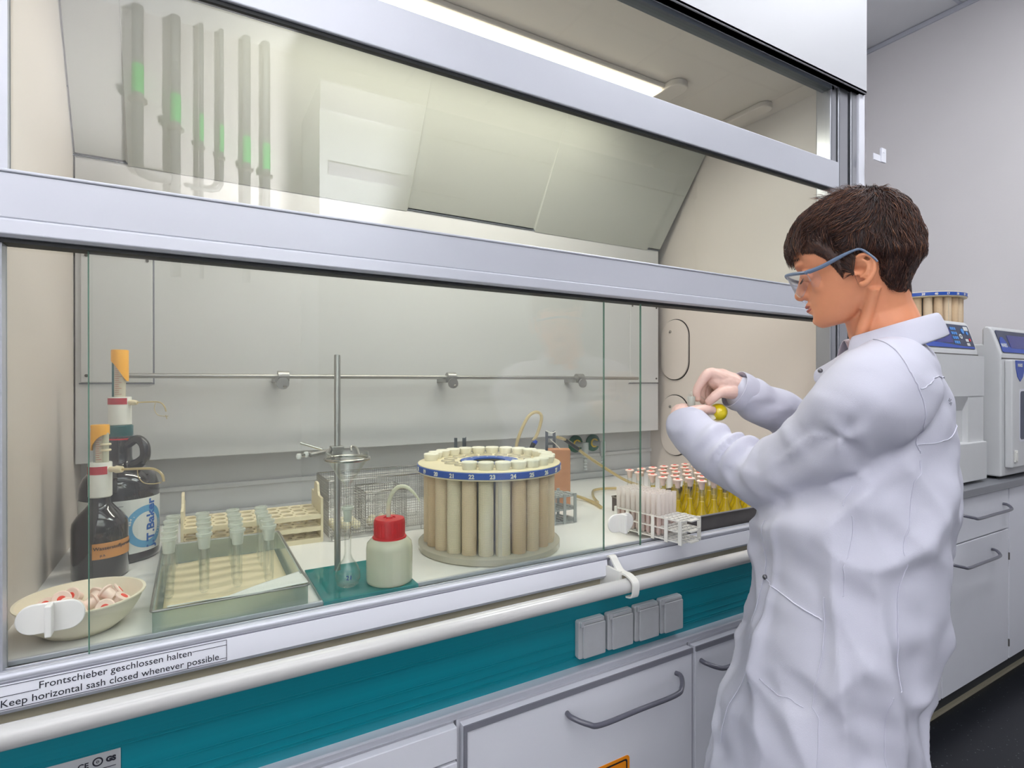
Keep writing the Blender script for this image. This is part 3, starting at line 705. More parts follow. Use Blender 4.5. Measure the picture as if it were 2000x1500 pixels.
for j, y in enumerate(ys_):
    for i, x in enumerate(xs_):
        lb_ = 'frosted-neck glass tube in the grey tray, %s row from the front, %s from left' % (ORD[j], ORD[i])
        if jt0 is None:
            jt0 = empty('joint_tube', lb_, 'glass tube', (0,0,0), group='frosted neck tubes in the grey tray')
            MB().lathe([(0, 0), (.006, .001), (.0088, .006), (.009, .085), (.0088, .086), (.0076, .086), (.0076, .007), (0, .002)], 18, cap=False).build('tube_body', 'clear_glass', jt0, smooth=True)
            MB().lathe([(.0092, .084), (.0115, .106), (.0138, .108), (.0140, .113), (.0120, .114), (.0100, .108), (.0080, .085)], 20, cap=False).build('ground_joint', 'frosted', jt0, smooth=True)
            o = jt0
        else: o = dup(jt0, (0,0,0), 0, lb_)
        o.location = (x+random.uniform(-.002, .002), y, ZW+.0065)
# ---- cream tube rack
def plate_holes(mb, nx, ny, cx, cy, r, z0, z1, n=16, x0=0, y0=0, a_off=0, mx=0, my=0):
    """slab nx*ny cells, a hole of n sides in each"""
    k = n//4
    for i in range(nx):
        for j in range(ny):
            ox, oy = x0+i*cx+cx/2, y0+j*cy+cy/2
            hv = [(ox+r*math.cos(2*PI*q/n+a_off), oy+r*math.sin(2*PI*q/n+a_off)) for q in range(n)]
            ov = []
            for q in range(n):
                a = 2*PI*q/n+a_off; c_, s_ = math.cos(a), math.sin(a); t_ = min(cx/2/max(abs(c_), 1e-9), cy/2/max(abs(s_), 1e-9))
                ov.append((ox+t_*c_, oy+t_*s_))
            vs = [(a, b, z1) for a, b in hv]+[(a, b, z1) for a, b in ov]+[(a, b, z0) for a, b in hv]+[(a, b, z0) for a, b in ov]
            fs = []
            for q in range(n):
                p_ = (q+1) % n
                fs += [(q, p_, n+p_, n+q), (2*n+q, 3*n+q, 3*n+p_, 2*n+p_), (q, 2*n+q, 2*n+p_, p_), (n+q, n+p_, 3*n+p_, 3*n+q)]
            mb.add(vs, fs)
    return mb
rk = empty('tube_rack', 'cream plastic test tube rack with three holed shelves behind the glassware tray', 'tube rack', (.286, 1.455, ZW), math.radians(-1))
for z0, z1, h in ((.006, .012, 0), (.036, .041, 1), (.066, .071, 1)):
    m = MB(); plate_holes(m, 10, 3, .030, .044, .0125 if h else .010, z0, z1, 20, -.303, .004, 2*PI/40)
    m.box((-.303, .0, z0-.006), (-.003, .004, z1)); m.box((-.303, .136, z0-.006), (-.003, .140, z1))
    m.build('shelf', 'cream_plastic', rk)
for x in (-.309, -.003):
    Tm = Matrix(((0,0,1,x),(1,0,0,0),(0,1,0,0),(0,0,0,1)))
    MB().prism([(0, 0), (.140, 0), (.140, .112), (.108, .112), (.100, .120), (.094, .138), (.084, .142), (.064, .142), (.054, .138), (.048, .120), (.040, .112), (0, .112)], 0, .006, Tm).build('end_plate', 'cream_plastic', rk, bevel=.001)
# ---- wire basket with a smaller one inside
def basket(name, label, x0, y0, x1, y1, z0, z1, px, pz, feet=True):
    o = empty(name, label, 'basket', ((x0+x1)/2, (y0+y1)/2, z0)); w_, l_ = (x1-x0)/2, (y1-y0)/2; h = z1-z0
    r = .00048; m = MB()
    def wire(a, b): m.tube([a, b], r, 4, caps=False)
    zz = .012 if feet else .001
    k = int((h-zz)/pz)
    for i in range(k+1):
        z = zz+(h-zz)*i/k
        for a, b in (((-w_, -l_, z), (w_, -l_, z)), ((w_, -l_, z), (w_, l_, z)), ((w_, l_, z), (-w_, l_, z)), ((-w_, l_, z), (-w_, -l_, z))): wire(a, b)
    nx = int(2*w_/px); ny = int(2*l_/px)
    for i in range(nx+1):
        x = -w_+2*w_*i/nx; wire((x, -l_, zz), (x, -l_, h)); wire((x, l_, zz), (x, l_, h)); wire((x, -l_, zz), (x, l_, zz))
    for i in range(ny+1):
        y = -l_+2*l_*i/ny; wire((-w_, y, zz), (-w_, y, h)); wire((w_, y, zz), (w_, y, h)); wire((-w_, y, zz), (w_, y, zz))
    m.build('wire_mesh', 'steel', o)
    rr_ = rrect(-w_, -l_, w_, l_, .008, 3)
    MB().tube([(a, b, h) for a, b in rr_], .0018, 8, cyc=True).build('rim', 'chrome', o, smooth=True)
    if feet:
        for s in (-1, 1):
            x = s*(w_-.03)
            MB().tube([(x-.022, -l_, .014), (x-.022, -l_-.001, .003), (x-.016, -l_-.002, .0015), (x+.016, -l_-.002, .0015), (x+.022, -l_-.001, .003), (x+.022, -l_, .014)], .0014, 8, smooth=3).build('foot_loop', 'steel', o, smooth=True)
            MB().tube([(x-.022, l_, .014), (x-.022, l_, .003), (x+.022, l_, .003), (x+.022, l_, .014)], .0014, 8).build('foot_loop', 'steel', o, smooth=True)
    return o
basket('wire_basket', 'tall steel wire mesh basket behind the flask stand', .300, 1.445, .60, 1.60, ZW, 1.034, .0062, .0068)
basket('wire_basket', 'small shallow wire basket standing inside the tall mesh basket', .40, 1.465, .515, 1.585, ZW+.014, .992, .0065, .0068, False)
bl0 = None
random.seed(9)
cells = [(x, y) for x in (.326, .352, .378) for y in (1.475, 1.505, 1.535)]+[(.420, 1.49), (.446, 1.488), (.472, 1.492), (.433, 1.52), (.460, 1.522), (.488, 1.52)]
for i, (x, y) in enumerate(cells):
    where = ('left part of the tall basket' if i < 9 else 'small inner basket')
    k_ = i if i < 9 else i-9
    lb_ = 'cream ball in the %s, %s along, %s back' % (where, ORD[k_//3], ORD[k_ % 3])
    if bl0 is None:
        bl0 = MB().lathe([(.0115*math.sin(PI*q/10), -.0115*math.cos(PI*q/10)) for q in range(11)], 18).build('mixing_ball', 'ball_cream', None, smooth=True)
        tag(bl0, lb_, 'ball', 'cream balls in the wire baskets'); o = bl0
    else:
        o = bl0.copy(); COL.objects.link(o); o['label'] = lb_
    o.location = (x, y, ZW+.0265+random.uniform(0, .001))
# ---- retort stand
stn = empty('retort_stand', 'laboratory stand with teal glass base plate and tall steel rod', 'stand', (.295, 1.127, ZW))
MB().box((-.090, -.099, .0), (.090, .098, .010)).build('base_plate', 'teal_glass', stn, bevel=.0015)
MB().lathe([(.0064, .010), (.0064, .462), (.0055, .464)], 20, RT((-.030, .063, 0))).build('rod', 'steel', stn, smooth=True)
# ring clamp, held on the rod
rc_ = empty('ring_clamp', 'steel ring clamp on the stand rod carrying the glass funnel', 'clamp', (.265, 1.19, 1.138))
def ringpts(cx, cy, z, r, n=36): return [(cx+r*math.cos(2*PI*i/n), cy+r*math.sin(2*PI*i/n), z) for i in range(n)]
fcx, fcy = .262, 1.09
MB().tube([(x-.265, y-1.19, z-1.138) for x, y, z in ringpts(fcx, fcy, 1.137, .0415)], .0032, 10, cyc=True).build('ring', 'chrome', rc_, smooth=True)
MB().tube([(-.024, -.072, -.002), (-.03, -.045, .003), (-.018, -.012, .007), (-.012, .004, .008)], .004, 8, smooth=4).tube([(.028, -.068, .0), (.03, -.040, .012), (.022, -.03, .014), (.018, -.045, .006)], .0025, 8, smooth=4).build('clamp_arm', 'steel', rc_, smooth=True)
MB().box((-.014, -.012, -.004), (.012, .012, .014)).tube([(-.012, 0, .005), (-.060, -.028, .001)], .005, 10).build('boss', 'steel', rc_, smooth=False, bevel=.002)
MB().tube([(-.055, -.02, .004), (-.085, -.035, .001)], .0035, 8).tube([(-.03, .0, .008), (-.07, .02, .022)], .0028, 8).build('screw_shaft', 'chrome', rc_, smooth=True)
for p in ((-.082, -.034, .001), (-.067, -.026, .003)):
    MB().lathe([(0, -.006), (.004, -.005), (.0055, 0), (.004, .005), (0, .006)], 12, RT(p)).build('screw_tip', 'white_plastic', rc_, smooth=True)
fn = empty('glass_funnel', 'clear glass funnel resting in the ring clamp above the flask', 'funnel', (fcx, fcy, 1.035))
MB().lathe([(.0028, .0), (.0036, .045), (.0065, .050), (.0385, .100), (.0405, .112), (.0415, .113), (.0400, .1145), (.0370, .101), (.0050, .051), (.0020, .045), (.0018, 0)], 36, cap=False).build('funnel_body', 'clear_glass', fn, smooth=60)
fl = empty('volumetric_flask', 'clear volumetric flask with frosted neck standing on the teal base plate', 'flask', (fcx, 1.088, ZW+.0105))
MB().lathe([(0, .002), (.016, 0), (.021, .004), (.0245, .016), (.0235, .028), (.017, .042), (.009, .053), (.0066, .062), (.0062, .126), (.0072, .130), (.0060, .130), (.0052, .062), (.0078, .052), (.016, .041), (.0222, .028), (.0232, .016), (.0195, .005), (0, .004)], 32, cap=False).build('flask_body', 'clear_glass', fl, smooth=60)
MB().lathe([(.0070, .124), (.0092, .147), (.0118, .149), (.0118, .153), (.0098, .154), (.0078, .147), (.0060, .125)], 20, cap=False).build('ground_joint', 'frosted', fl, smooth=True)
t = MB(); v_, f_ = text_data('21', .012, extrude=.0002); t.add([((.0243)*math.cos(-1.95+x/.0243), .0243*math.sin(-1.95+x/.0243), .018+y) for x, y, z in v_], f_); t.build('handwritten_mark', 'marker_blue', fl)
# ---- wash bottle
wb = empty('wash_bottle', 'milky plastic wash bottle with red screw cap and bent spout', 'wash bottle', (.340, 1.072, ZW+.0102), CA)
MB().lathe([(.040, 0), (.0445, .003), (.0452, .008), (.0452, .068), (.0435, .078), (.036, .086), (.031, .0885)], 36).build('bottle_body', 'milky', wb, smooth=60)
m = MB(); m.lathe([(.033, .086), (.0335, .088), (.0330, .090), (.0300, .0905), (.0300, .122), (.0285, .1255), (.012, .1265), (.012, .1245), (.007, .1245), (.006, .128), (0, .128)], 36); m.build('screw_cap', 'red_plastic', wb, smooth=35)
g = MB()
for k in range(30):
    a = 2*PI*k/30; g.box((.0298, -.0006, .093), (.0305, .0006, .120), RT((0,0,0), 0, 0, a))
g.build('cap_rib', 'red_plastic', wb)
MB().tube([(-.002, 0, .126), (-.002, 0, .150), (.004, 0, .172), (.016, 0, .186), (.030, 0, .188), (.044, 0, .180), (.056, 0, .166), (.060, 0, .158)], [.0042, .0042, .004, .004, .0038, .0032, .002, .0009], 12, smooth=5).build('spout', 'milky', wb, smooth=True)
# ---- carousels
def carousel(name, label, cx, cy, z, n0, a_mid, tops, who):
    """digestion vessel turntable; number n0 sits at angle a_mid"""
    r = empty(name, label, 'vessel carousel', (cx, cy, z))
    MB().lathe([(.0, 0), (.166, 0), (.176, .003), (.176, .016), (.170, .019), (.0, .019)], 64).build('base_disc', 'cloudy', r, smooth=True)
    MB().lathe([(.074, .187), (.170, .187), (.1765, .189), (.1780, .194), (.1765, .2085), (.171, .2105), (.074, .2105)], 96, close=True).build('top_plate', 'cream_plastic', r, smooth=True)
    bd = MB().lathe([(.1768, .1915), (.1784, .1925), (.1784, .2060), (.1768, .207)], 96, cap=False).build('number_band', 'ring_blue', r, smooth=True)
    tx = MB()
    for k in range(24):
        num = 17+k; a = a_mid+(num-n0)*PI/12
        v_, f_ = text_data(str(num), .0128, extrude=.0003, align='CENTER', bold=.0005)
        tx.add([((.1786+z_)*math.cos(a+x/.1786), (.1786+z_)*math.sin(a+x/.1786), .1945+y) for x, y, z_ in v_], f_)
    tx.build('numbers', 'cap_white', bd)
    c_ = MB().lathe([(.072, .209), (.072, .2125), (.040, .2125), (.040, .209)], 48, close=True).build('inner_label', 'ring_blue', r)
    t2 = MB()
    for k in range(16):
        a = 2*PI*k/16; v_, f_ = text_data(str(k+1), .010, extrude=.0002, align='CENTER')
        T = RT((.057*math.cos(a), .057*math.sin(a), .2127), 0, 0, a-PI/2); t2.add(v_, f_, T)
    t2.build('inner_numbers', 'cap_white', c_)
    m = MB()
    for k in range(16):
        a = 2*PI*k/16; m.lathe([(.017, .2105), (.017, .2130), (.0135, .2130), (.0135, .2105)], 20, RT((.103*math.cos(a), .103*math.sin(a), 0)), close=True)
    m.build('inner_sockets', 'cloudy', r, smooth=True)
    MB().lathe([(.038, .019), (.038, .20), (.0, .20)], 24).build('hub', 'grey_plastic', r, smooth=True)
    for k in range(4):
        a = a_mid+(24.55-n0-1)*PI/12+k*PI/2 - .02
        MB().box((-.001, -.0065, .018), (.004, .0065, .188), RT((.158*math.cos(a), .158*math.sin(a), 0), 0, 0, a)).build('upright', 'cloudy', r)
    return r
def vessel(root, m):
    MB().lathe([(.0163, 0), (.0170, .001), (.0170, .166), (.0163, .167)], 24).build('sleeve', m, root, smooth=True)
def vcap(root):
    MB().lathe([(.0150, .190), (.0158, .1915), (.0168, .197), (.0180, .1985), (.0186, .2065), (.0170, .2085), (.0120, .2085), (.0115, .2075), (0, .2075)], 24).build('cap', 'cap_white', root, smooth=True)
NUMW = 'seventeen eighteen nineteen twenty twenty-one twenty-two twenty-three twenty-four twenty-five twenty-six twenty-seven twenty-eight twenty-nine thirty thirty-one thirty-two thirty-three thirty-four thirty-five thirty-six thirty-seven thirty-eight thirty-nine forty'.split()
def vlabel(num, where): return 'woven sleeved vessel under number %s of the carousel %s' % (NUMW[num-17], where)
protos = {}
def put_vessel(cx, cy, z, a, R_, m, cap, lb, grp):
    key = (m, cap); loc = (cx+R_*math.cos(a), cy+R_*math.sin(a), z+.0195)
    if key not in protos:
        o = empty('digestion_vessel', lb, 'digestion vessel', loc, a, grp); vessel(o, m)
        if cap: vcap(o)
        protos[key] = o
    else: o = dup(protos[key], loc, a, lb, grp)
    return o
cc = (.644, 1.222); a_mid = math.atan2(-cc[1], -cc[0])+PI/12*.15
carousel('vessel_carousel', 'round cream carousel with blue number band standing in the fume hood', cc[0], cc[1], ZW, 23, a_mid, None, None)
tone = ['sleeve_pale', 'sleeve_beige', 'sleeve_tan']
order = {18: 1, 19: 2, 20: 1, 21: 0, 22: 1, 23: 0, 24: 0, 25: 2, 26: 1, 27: 2, 28: 1, 29: 1}
for k in range(24):
    num = 17+k; a = a_mid+(num-23-.35)*PI/12
    cap = num not in (18, 19, 20, 21) 
    put_vessel(cc[0], cc[1], ZW, a, .146, tone[order.get(num, num % 3)], cap, vlabel(num, 'in the hood'), 'vessels in the hood carousel')
# ---- slotted uprights and pump behind the carousel
def slotted(name, label, x, y, h, wd, rz, legs=True):
    o = empty(name, label, 'metal upright', (x, y, ZW), rz)
    m = MB(); t_ = .0016; zs = 0; k = 0
    m.box((-wd/2, 0, 0), (-wd/4.5, t_, h)); m.box((wd/4.5, 0, 0), (wd/2, t_, h))
    while zs < h-.02:
        m.box((-wd/4.5, 0, zs), (wd/4.5, t_, zs+.008)); m.box((-wd/4.5, 0, zs+.018), (wd/4.5, t_, zs+.020)) if 0 else None
        zs += .022
    if legs:
        m.box((wd/2-t_, 0, 0), (wd/2, .011, h)); m.box((wd/2-t_, .022, 0), (wd/2, .030, h)); zs = .004
        while zs < h-.02: m.box((wd/2-t_, .011, zs), (wd/2, .022, zs+.008)); zs += .022
    m.build('slotted_angle', 'dark_angle', o)
    MB().box((-wd/2-.01, -.02, 0), (wd/2+.01, .035, .003)).build('foot_plate', 'dark_angle', o)
    return o
slotted('slotted_upright', 'grey slotted metal upright behind the carousel, the left one', .7, 1.52, .238, .034, CA)
slotted('slotted_upright', 'grey slotted angle upright behind the carousel, the right one with the hoses', 1.03, 1.52, .244, .034, CA)
bb = MB().box((-.035, -.02, 0), (.035, .03, .19)).build('wooden_block', 'brown_block', None, bevel=.002, loc=(1.03, 1.47, ZW), rot=(0, 0, CA))
tag(bb, 'terracotta brown block behind the right edge of the carousel', 'block')
h1 = MB().tube([(.886, 1.5, 1.06), (.889, 1.5, 1.095), (.909, 1.5, 1.142), (.935, 1.5, 1.180), (.965, 1.5, 1.190), (.982, 1.5, 1.172), (.967, 1.5, 1.123), (.950, 1.5, 1.098)], .0052, 12, smooth=6).build('looped_hose', 'tubing', None, smooth=True)
tag(h1, 'looped yellowish rubber hose rising behind the carousel', 'hose')
MB().lathe([(.0075, 0), (.0075, .012), (.006, .013)], 14, RT((.953, 1.5, 1.088), .1, .5)).build('blue_ring', 'marker_blue', h1, smooth=True)
MB().tube([(.952, 1.5, 1.09), (.938, 1.5, 1.066), (.930, 1.5, 1.045)], [.008, .0065, .005], 12).build('connector', 'black_plastic', h1, smooth=True)
h2 = MB().tube([(1.045, 1.50, 1.105), (1.11, 1.53, 1.085), (1.20, 1.55, 1.03), (1.30, 1.55, .97), (1.38, 1.54, .925), (1.46, 1.52, .894)], .0052, 12, smooth=5).build('long_hose', 'tubing', None, smooth=True)
tag(h2, 'yellowish hose sloping down past the green gas outlets to the steel tray', 'hose')
MB().tube([(1.092, 1.522, 1.091), (1.16, 1.54, 1.054)], .0062, 10).build('black_sleeve', 'black_plastic', h2, smooth=True)
h3 = MB().tube([(1.10, 1.60, .95), (1.13, 1.56, .905), (1.16, 1.50, .888), (1.15, 1.43, .887), (1.13, 1.38, .887)], .0055, 12, smooth=5).build('floor_hose', 'tubing', None, smooth=True)
tag(h3, 'yellowish hose lying on the work surface right of the carousel', 'hose')
h4 = MB().tube([(1.165, 1.44, .888), (1.21, 1.52, .889), (1.28, 1.60, .890), (1.36, 1.60, .889), (1.42, 1.55, .889)], .0050, 12, smooth=5).build('floor_hose', 'tubing', None, smooth=True)
tag(h4, 'yellowish hose curving behind the steel tray of yellow flasks', 'hose')
cw = MB().tube([(1.0, 1.50, 1.128), (1.02, 1.50, 1.120), (1.03, 1.49, 1.125)], .0018, 6, smooth=4).tube([(1.01, 1.49, 1.10), (1.035, 1.48, 1.075), (1.05, 1.47, 1.05), (1.07, 1.46, 1.02)], .0014, 6, smooth=4).build('thin_cable', 'white_plastic', None, smooth=True)
tag(cw, 'thin white cable hanging from the right slotted upright', 'cable')
# ---- small white rack
def grid_rack(name, label, loc, rz, nx, ny, px, h, zs, m='white_plastic', hole=.40, uprights=5, th=.003):
    o = empty(name, label, 'tube rack', loc, rz)
    for z in zs:
        g = MB(); plate_holes(g, nx, ny, px, px, px*hole*1.414, z, z+th, 4, 0, 0, PI/4)
        for j in range(ny): g.box((-px*.3, j*px+px*.3, z), (0, j*px+px*.7, z+th)) if j % 2 == 0 else None
        g.box((nx*px, px*ny*.3, z), (nx*px+px*.7, px*ny*.7, z+th)); g.box((-px*.7, px*ny*.3, z), (0, px*ny*.7, z+th))
        g.build('shelf', m, o)
    for i in range(uprights):
        x = (nx*px-.010)*i/(uprights-1)
        for y in (-.0015, ny*px-.0015):
            MB().box((x, y, 0), (x+.010, y+.003, h)).build('upright', m, o, bevel=.0006)
    return o
grid_rack('small_tube_rack', 'small greyish white tube rack right of the carousel', (.845, 1.29, ZW), 0, 7, 5, .0172, .085, (.004, .038, .076), 'grey_plastic', .36, 4)
# ---- white rack with frosted tubes
RX = math.atan2(-.99, .15)
wr = grid_rack('tube_rack', 'white plastic grid rack holding frosted sample tubes at the open sash', (.995, 1.158, ZW+.0085), RX, 13, 5, .0163, .060, (.004, .030, .056), 'white_plastic', .40, 6)
TR = RT((.995, 1.158, ZW+.0085), 0, 0, RX); ft0 = None
for i in range(9):
    for j in range(5):
        p_ = TR @ Vector((.0163*(i+.5), .0163*(j+.5), .0095))
        lb_ = 'frosted sample tube in white rack, %s from far end, %s from left side' % (ORD[i], ORD[j])
        if ft0 is None:
            ft0 = empty('sample_tube', lb_, 'sample tube', p_, group='frosted sample tubes in the white rack')
            MB().lathe([(0, 0), (.004, .001), (.0056, .006), (.0061, .104), (.0052, .104), (.0048, .007), (0, .002)], 14, cap=False).build('tube_body', 'frosted_tube', ft0, smooth=True)
            MB().lathe([(0, .003), (.0040, .004), (.0046, .008), (.0047, .046), (0, .046)], 12).build('liquid', 'orange_liquid', ft0, smooth=True)
        else: dup(ft0, p_, 0, lb_)
# ---- steel tray with yellow flasks
open_tray('steel_tray', 'dark steel tray crowded with yellow-filled flasks at the right of the hood', 1.15, 1.03, 1.56, 1.35, ZW, .925, .002, 'steel_dark', 'steel')
yf0 = None; cnt = 0
for j in range(6):
    for i in range(8):
        x = 1.182+i*.0495+(j % 2)*.008; y = 1.065+j*.0495
        if i == 0 and j == 0: continue
        lb_ = 'pink-stoppered yellow flask in steel tray, %s row from front, %s from left' % (ORD[j], ORD[i])
        if yf0 is None:
            yf0 = empty('stoppered_flask', lb_, 'flask', (x, y, ZW+.0025), group='yellow flasks in the steel tray')
            MB().lathe([(0, .001), (.017, 0), (.0205, .005), (.0215, .016), (.019, .028), (.012, .042), (.0088, .054), (.0085, .118), (.0095, .122), (.0072, .122), (.0068, .054), (.011, .041), (.0178, .027), (.0200, .016), (.019, .006), (0, .003)], 20, cap=False).build('flask_body', 'clear_glass', yf0, smooth=60)
            MB().lathe([(0, .004), (.0185, .0055), (.0195, .016), (.0172, .0265), (.0105, .041), (.0066, .053), (.0066, .070), (0, .070)], 18).build('liquid', 'yellow_liquid', yf0, smooth=60)
            MB().lathe([(.0060, .104), (.0090, .1225), (.0090, .124), (.0135, .125), (.0140, .128), (.0125, .1295), (0, .1295)], 18).build('stopper', 'stopper_pink', yf0, smooth=True)
            MB().lathe([(.006, .1295), (.0055, .1305), (0, .1306)], 12).build('red_dot', 'stopper_red', yf0, smooth=True)
        else: dup(yf0, (x, y, ZW+.0025), random.uniform(0, 6), lb_)

# ================================================================ MICROWAVES
def micro(name, label, x0, y0, wd, dp, zb, ht, logo, second=False):
    r = empty(name, label, 'laboratory microwave', (x0, y0, zb))
    zp = ht*.80
    prof = [(.0, .012), (-.0, zp), (.0, zp+.008), (.035, ht-.012), (.045, ht), (.060, ht), (.068, ht-.012), (.068, ht-.075), (dp, ht-.075), (dp, .012)]
    n = len(prof); vs = [(0, y, z) for y, z in prof]+[(wd, y, z) for y, z in prof]
    MB().add(vs, [tuple(range(n)), tuple(reversed(range(n, 2*n)))]+[(i, n+i, n+(i+1) % n, (i+1) % n) for i in range(n)]).build('housing', 'micro_body', r, bevel=.008, seg=3)
    for x in (.04, wd-.07):
        for y in (.03, dp-.07): MB().box((x, y, 0), (x+.03, y+.03, .013)).build('foot', 'rubber', r)
    # control panel on the sloping face
    sl = math.atan2(.035, ht-.012-zp-.008); T = Matrix.Translation((0, -.001, zp+.008)) @ Matrix.Rotation(PI/2-sl, 4, 'X'); H_ = (ht-.012-zp-.008)/math.cos(sl)
    cp = MB().prism(rrect(.02, .008, wd-.02, H_-.006, .010), 0, .002, T).build('control_panel', 'panel_navy', r)
    MB().prism(rrect(.12, .030, wd-.205, H_-.026, .004), .002, .003, T).build('display', 'screen_blue', cp)
    MB().prism([(.022, .010), (wd-.022, .010), (wd-.03, .018), (wd-.12, .018), (.12, .036), (.022, .042)], .002, .0026, T).build('panel_swoosh', 'logo_blue', cp)
    m = MB()
    for i in range(3):
        for j in range(4): m.prism(rrect(wd-.195+i*.017, .028+j*.020, wd-.182+i*.017, .041+j*.020, .004, 3), .002, .0035, T)
    m.build('keypad', 'key_blue', cp)
    for q_ in ((wd-.07, H_-.030, wd-.032, H_-.012), (wd-.085, .022, wd-.060, .034), (wd-.085, .040, wd-.060, .052)): MB().prism(rrect(*q_, .003), .002, .003, T).build('panel_label', 'paper_label', cp)
    m = MB(); m.lathe([(.011, .002), (.011, .004), (.007, .004), (.007, .002)], 16, T @ RT((wd-.12, .062, 0)), close=True)
    m.build('arrow_key', 'paper_label', cp)
    MB().lathe([(.012, .002), (.012, .004), (0, .004)], 16, T @ RT((wd-.088, H_-.034, 0))).lathe([(.008, .002), (.008, .004), (0, .004)], 14, T @ RT((wd-.052, H_-.042, 0))).build('round_key', 'key_blue', cp)
    MB().lathe([(.007, .002), (.007, .004), (0, .004)], 14, T @ RT((wd-.046, .048, 0))).build('stop_key', 'red_plastic', cp)
    MB().box((.0, -.0015, zp-.010), (wd, .0, zp-.006)).build('panel_gap', 'steel_dark', r)
    if second:
        # badge and door with window
        MB().prism([(.0, .0), (.012, .045), (.032, .068), (.055, .068), (.078, .045), (.09, .0)], .0022, .003, T @ RT((.012, .012, 0))).build('logo_badge', 'logo_blue', cp)
        t = MB(); v_, f_ = text_data('MARS', .024, extrude=.0003, bold=.0005); t.add(v_, f_, T @ RT((.024, .034, .0032))); t.build('logo_print', 'paper_label', cp)
        dr_ = MB().box((.03, -.028, .05), (wd, .0, zp-.015)).build('door', 'micro_body', r, bevel=.006)
        MB().prism(rrect(.11, .17, wd-.08, zp-.15, .012), 0, .002, rot90x((0, -.0275, 0))).build('window', 'panel_navy', dr_)
        MB().prism(rrect(.10, .16, wd-.07, zp-.14, .012), 0, .001, rot90x((0, -.0275, 0))).build('window_frame', 'white_coat', dr_)
        b = MB().prism([(-.05, 0), (.05, 0), (.044, -.035), (.028, -.07), (0, -.09), (-.028, -.07), (-.044, -.035)], 0, .002, rot90x((.105, -.028, zp-.018)))
        b.build('door_badge', 'logo_blue', dr_)
        t = MB(); v_, f_ = text_data('MARS', .020, extrude=.0003, bold=.0005); t.add(v_, f_, rot90x((.075, -.0305, zp-.045))); t.build('logo_print', 'paper_label', dr_)
        MB().box((.045, -.034, .075), (.07, -.028, .125)).prism(rrect(.05, .08, .066, .12, .005), .028, .036, rot90x((0, 0, 0))).build('door_latch', 'white_plastic', dr_, bevel=.002)
    else:
        # one plain door with a finger recess modelled as a step
        d = MB(); n1 = zp-.014
        d.box((.0, -.022, .02), (wd, .0, .17)); d.box((.0, -.022, .36), (wd, .0, n1)); d.box((wd*.75, -.020, .17), (wd, .0, .36)); 
        d.add([(0, -.022, .36), (wd*.75, -.022, .36), (wd*.75, .0, .30), (0, .0, .30)], [(0, 1, 2, 3)])
        d.build('door', 'micro_body', r)
        MB().prism([(-.05, 0), (.05, 0), (.044, -.035), (.028, -.07), (0, -.09), (-.028, -.07), (-.044, -.035)], 0, .002, rot90x((.035, -.022, zp-.018))).build('door_badge', 'logo_blue', r)
        MB().box((0, -.035, .012), (wd-.006, -.02, .17)).build('door_sill', 'micro_body', r, bevel=.004)
    return r
micro('microwave_digester', 'grey microwave digester carrying a vessel carousel, behind the lab coat', 2.32, 1.035, .575, .60, .870, .675, '')
micro('microwave_digester', 'grey microwave digester at the right edge with blue badges and window door', 2.985, .985, .60, .60, .870, .66, '', True)
c2x, c2y, c2z = 2.905, 1.263, 1.4705
am2 = math.atan2(-c2y, -c2x) 
carousel('vessel_carousel', 'second carousel with blue number band, on top of the grey microwave', c2x, c2y, c2z, 38.6-24, am2, None, None)
for k in range(24):
    num = 17+k; a = am2+(num-(38.6-24)-.5)*PI/12
    put_vessel(c2x, c2y, c2z, a, .146, tone[1 if k % 2 else 2], False, vlabel(num, 'on the microwave'), 'vessels in the carousel on the microwave')
# ================================================================ PERSON (metres in the figure's own frame: x to the figure's back, y away, z up)
PX, PY = 1.0903, 0.5233
person = empty('person', 'woman with short brown hair in white lab coat handling a yellow flask at the hood', 'person', (PX, PY, 0), CA)
mat('skin', (232, 156, 116), 0.48, noise=0.10, nscale=30, bump=0.08, bscale=240, sub=0.10)
mat('glove_skin', (232, 196, 182), 0.42, noise=0.08, nscale=60, bump=0.25, bscale=160, sub=0.06)
mat('lip', (186, 104, 92), 0.4, noise=0.08, nscale=60)
mat('hair_dark', (50, 30, 26), 0.42, noise=0.25, nscale=90)
mat('hair_mid', (84, 52, 40), 0.38, noise=0.25, nscale=90)
mat('hair_light', (122, 80, 56), 0.36, noise=0.2, nscale=90)
mat('coat_cloth', (196, 196, 210), 0.72, noise=0.03, nscale=12, bump=0.12, bscale=700)
mat('coat_seam', (204, 204, 218), 0.75, noise=0.04)
mat('trouser_cloth', (190, 192, 200), 0.8, noise=0.06)
mat('frame_blue', (104, 122, 148), 0.35, noise=0.05)
mat('metal_snap', (120, 120, 124), 0.3, metal=0.8, noise=0.1)
def ball(mb, c, r, n=16):
    rx, ry, rz = r if isinstance(r, (tuple, list)) else (r, r, r)
    T = Matrix.Translation(c) @ Matrix.Diagonal((rx, ry, rz, 1))
    return mb.lathe([(math.sin(PI*k/n), -math.cos(PI*k/n)) for k in range(n+1)], 2*n, T)
def chain(mb, pr, k=6, n=20):
    """rounded, tapering limb through (point, radius) pairs"""
    P = [Vector(p) for p, r in pr]; R_ = [r for p, r in pr]
    S = spline(P, k) if len(P) > 2 else [P[0].lerp(P[1], i/k) for i in range(k+1)]
    rr = [float(np.interp(i/(len(S)-1)*(len(P)-1), range(len(P)), R_)) for i in range(len(S))]
    mb.tube(S, rr, n); ball(mb, S[0], rr[0], 10); ball(mb, S[-1], rr[-1], 10)
    return mb
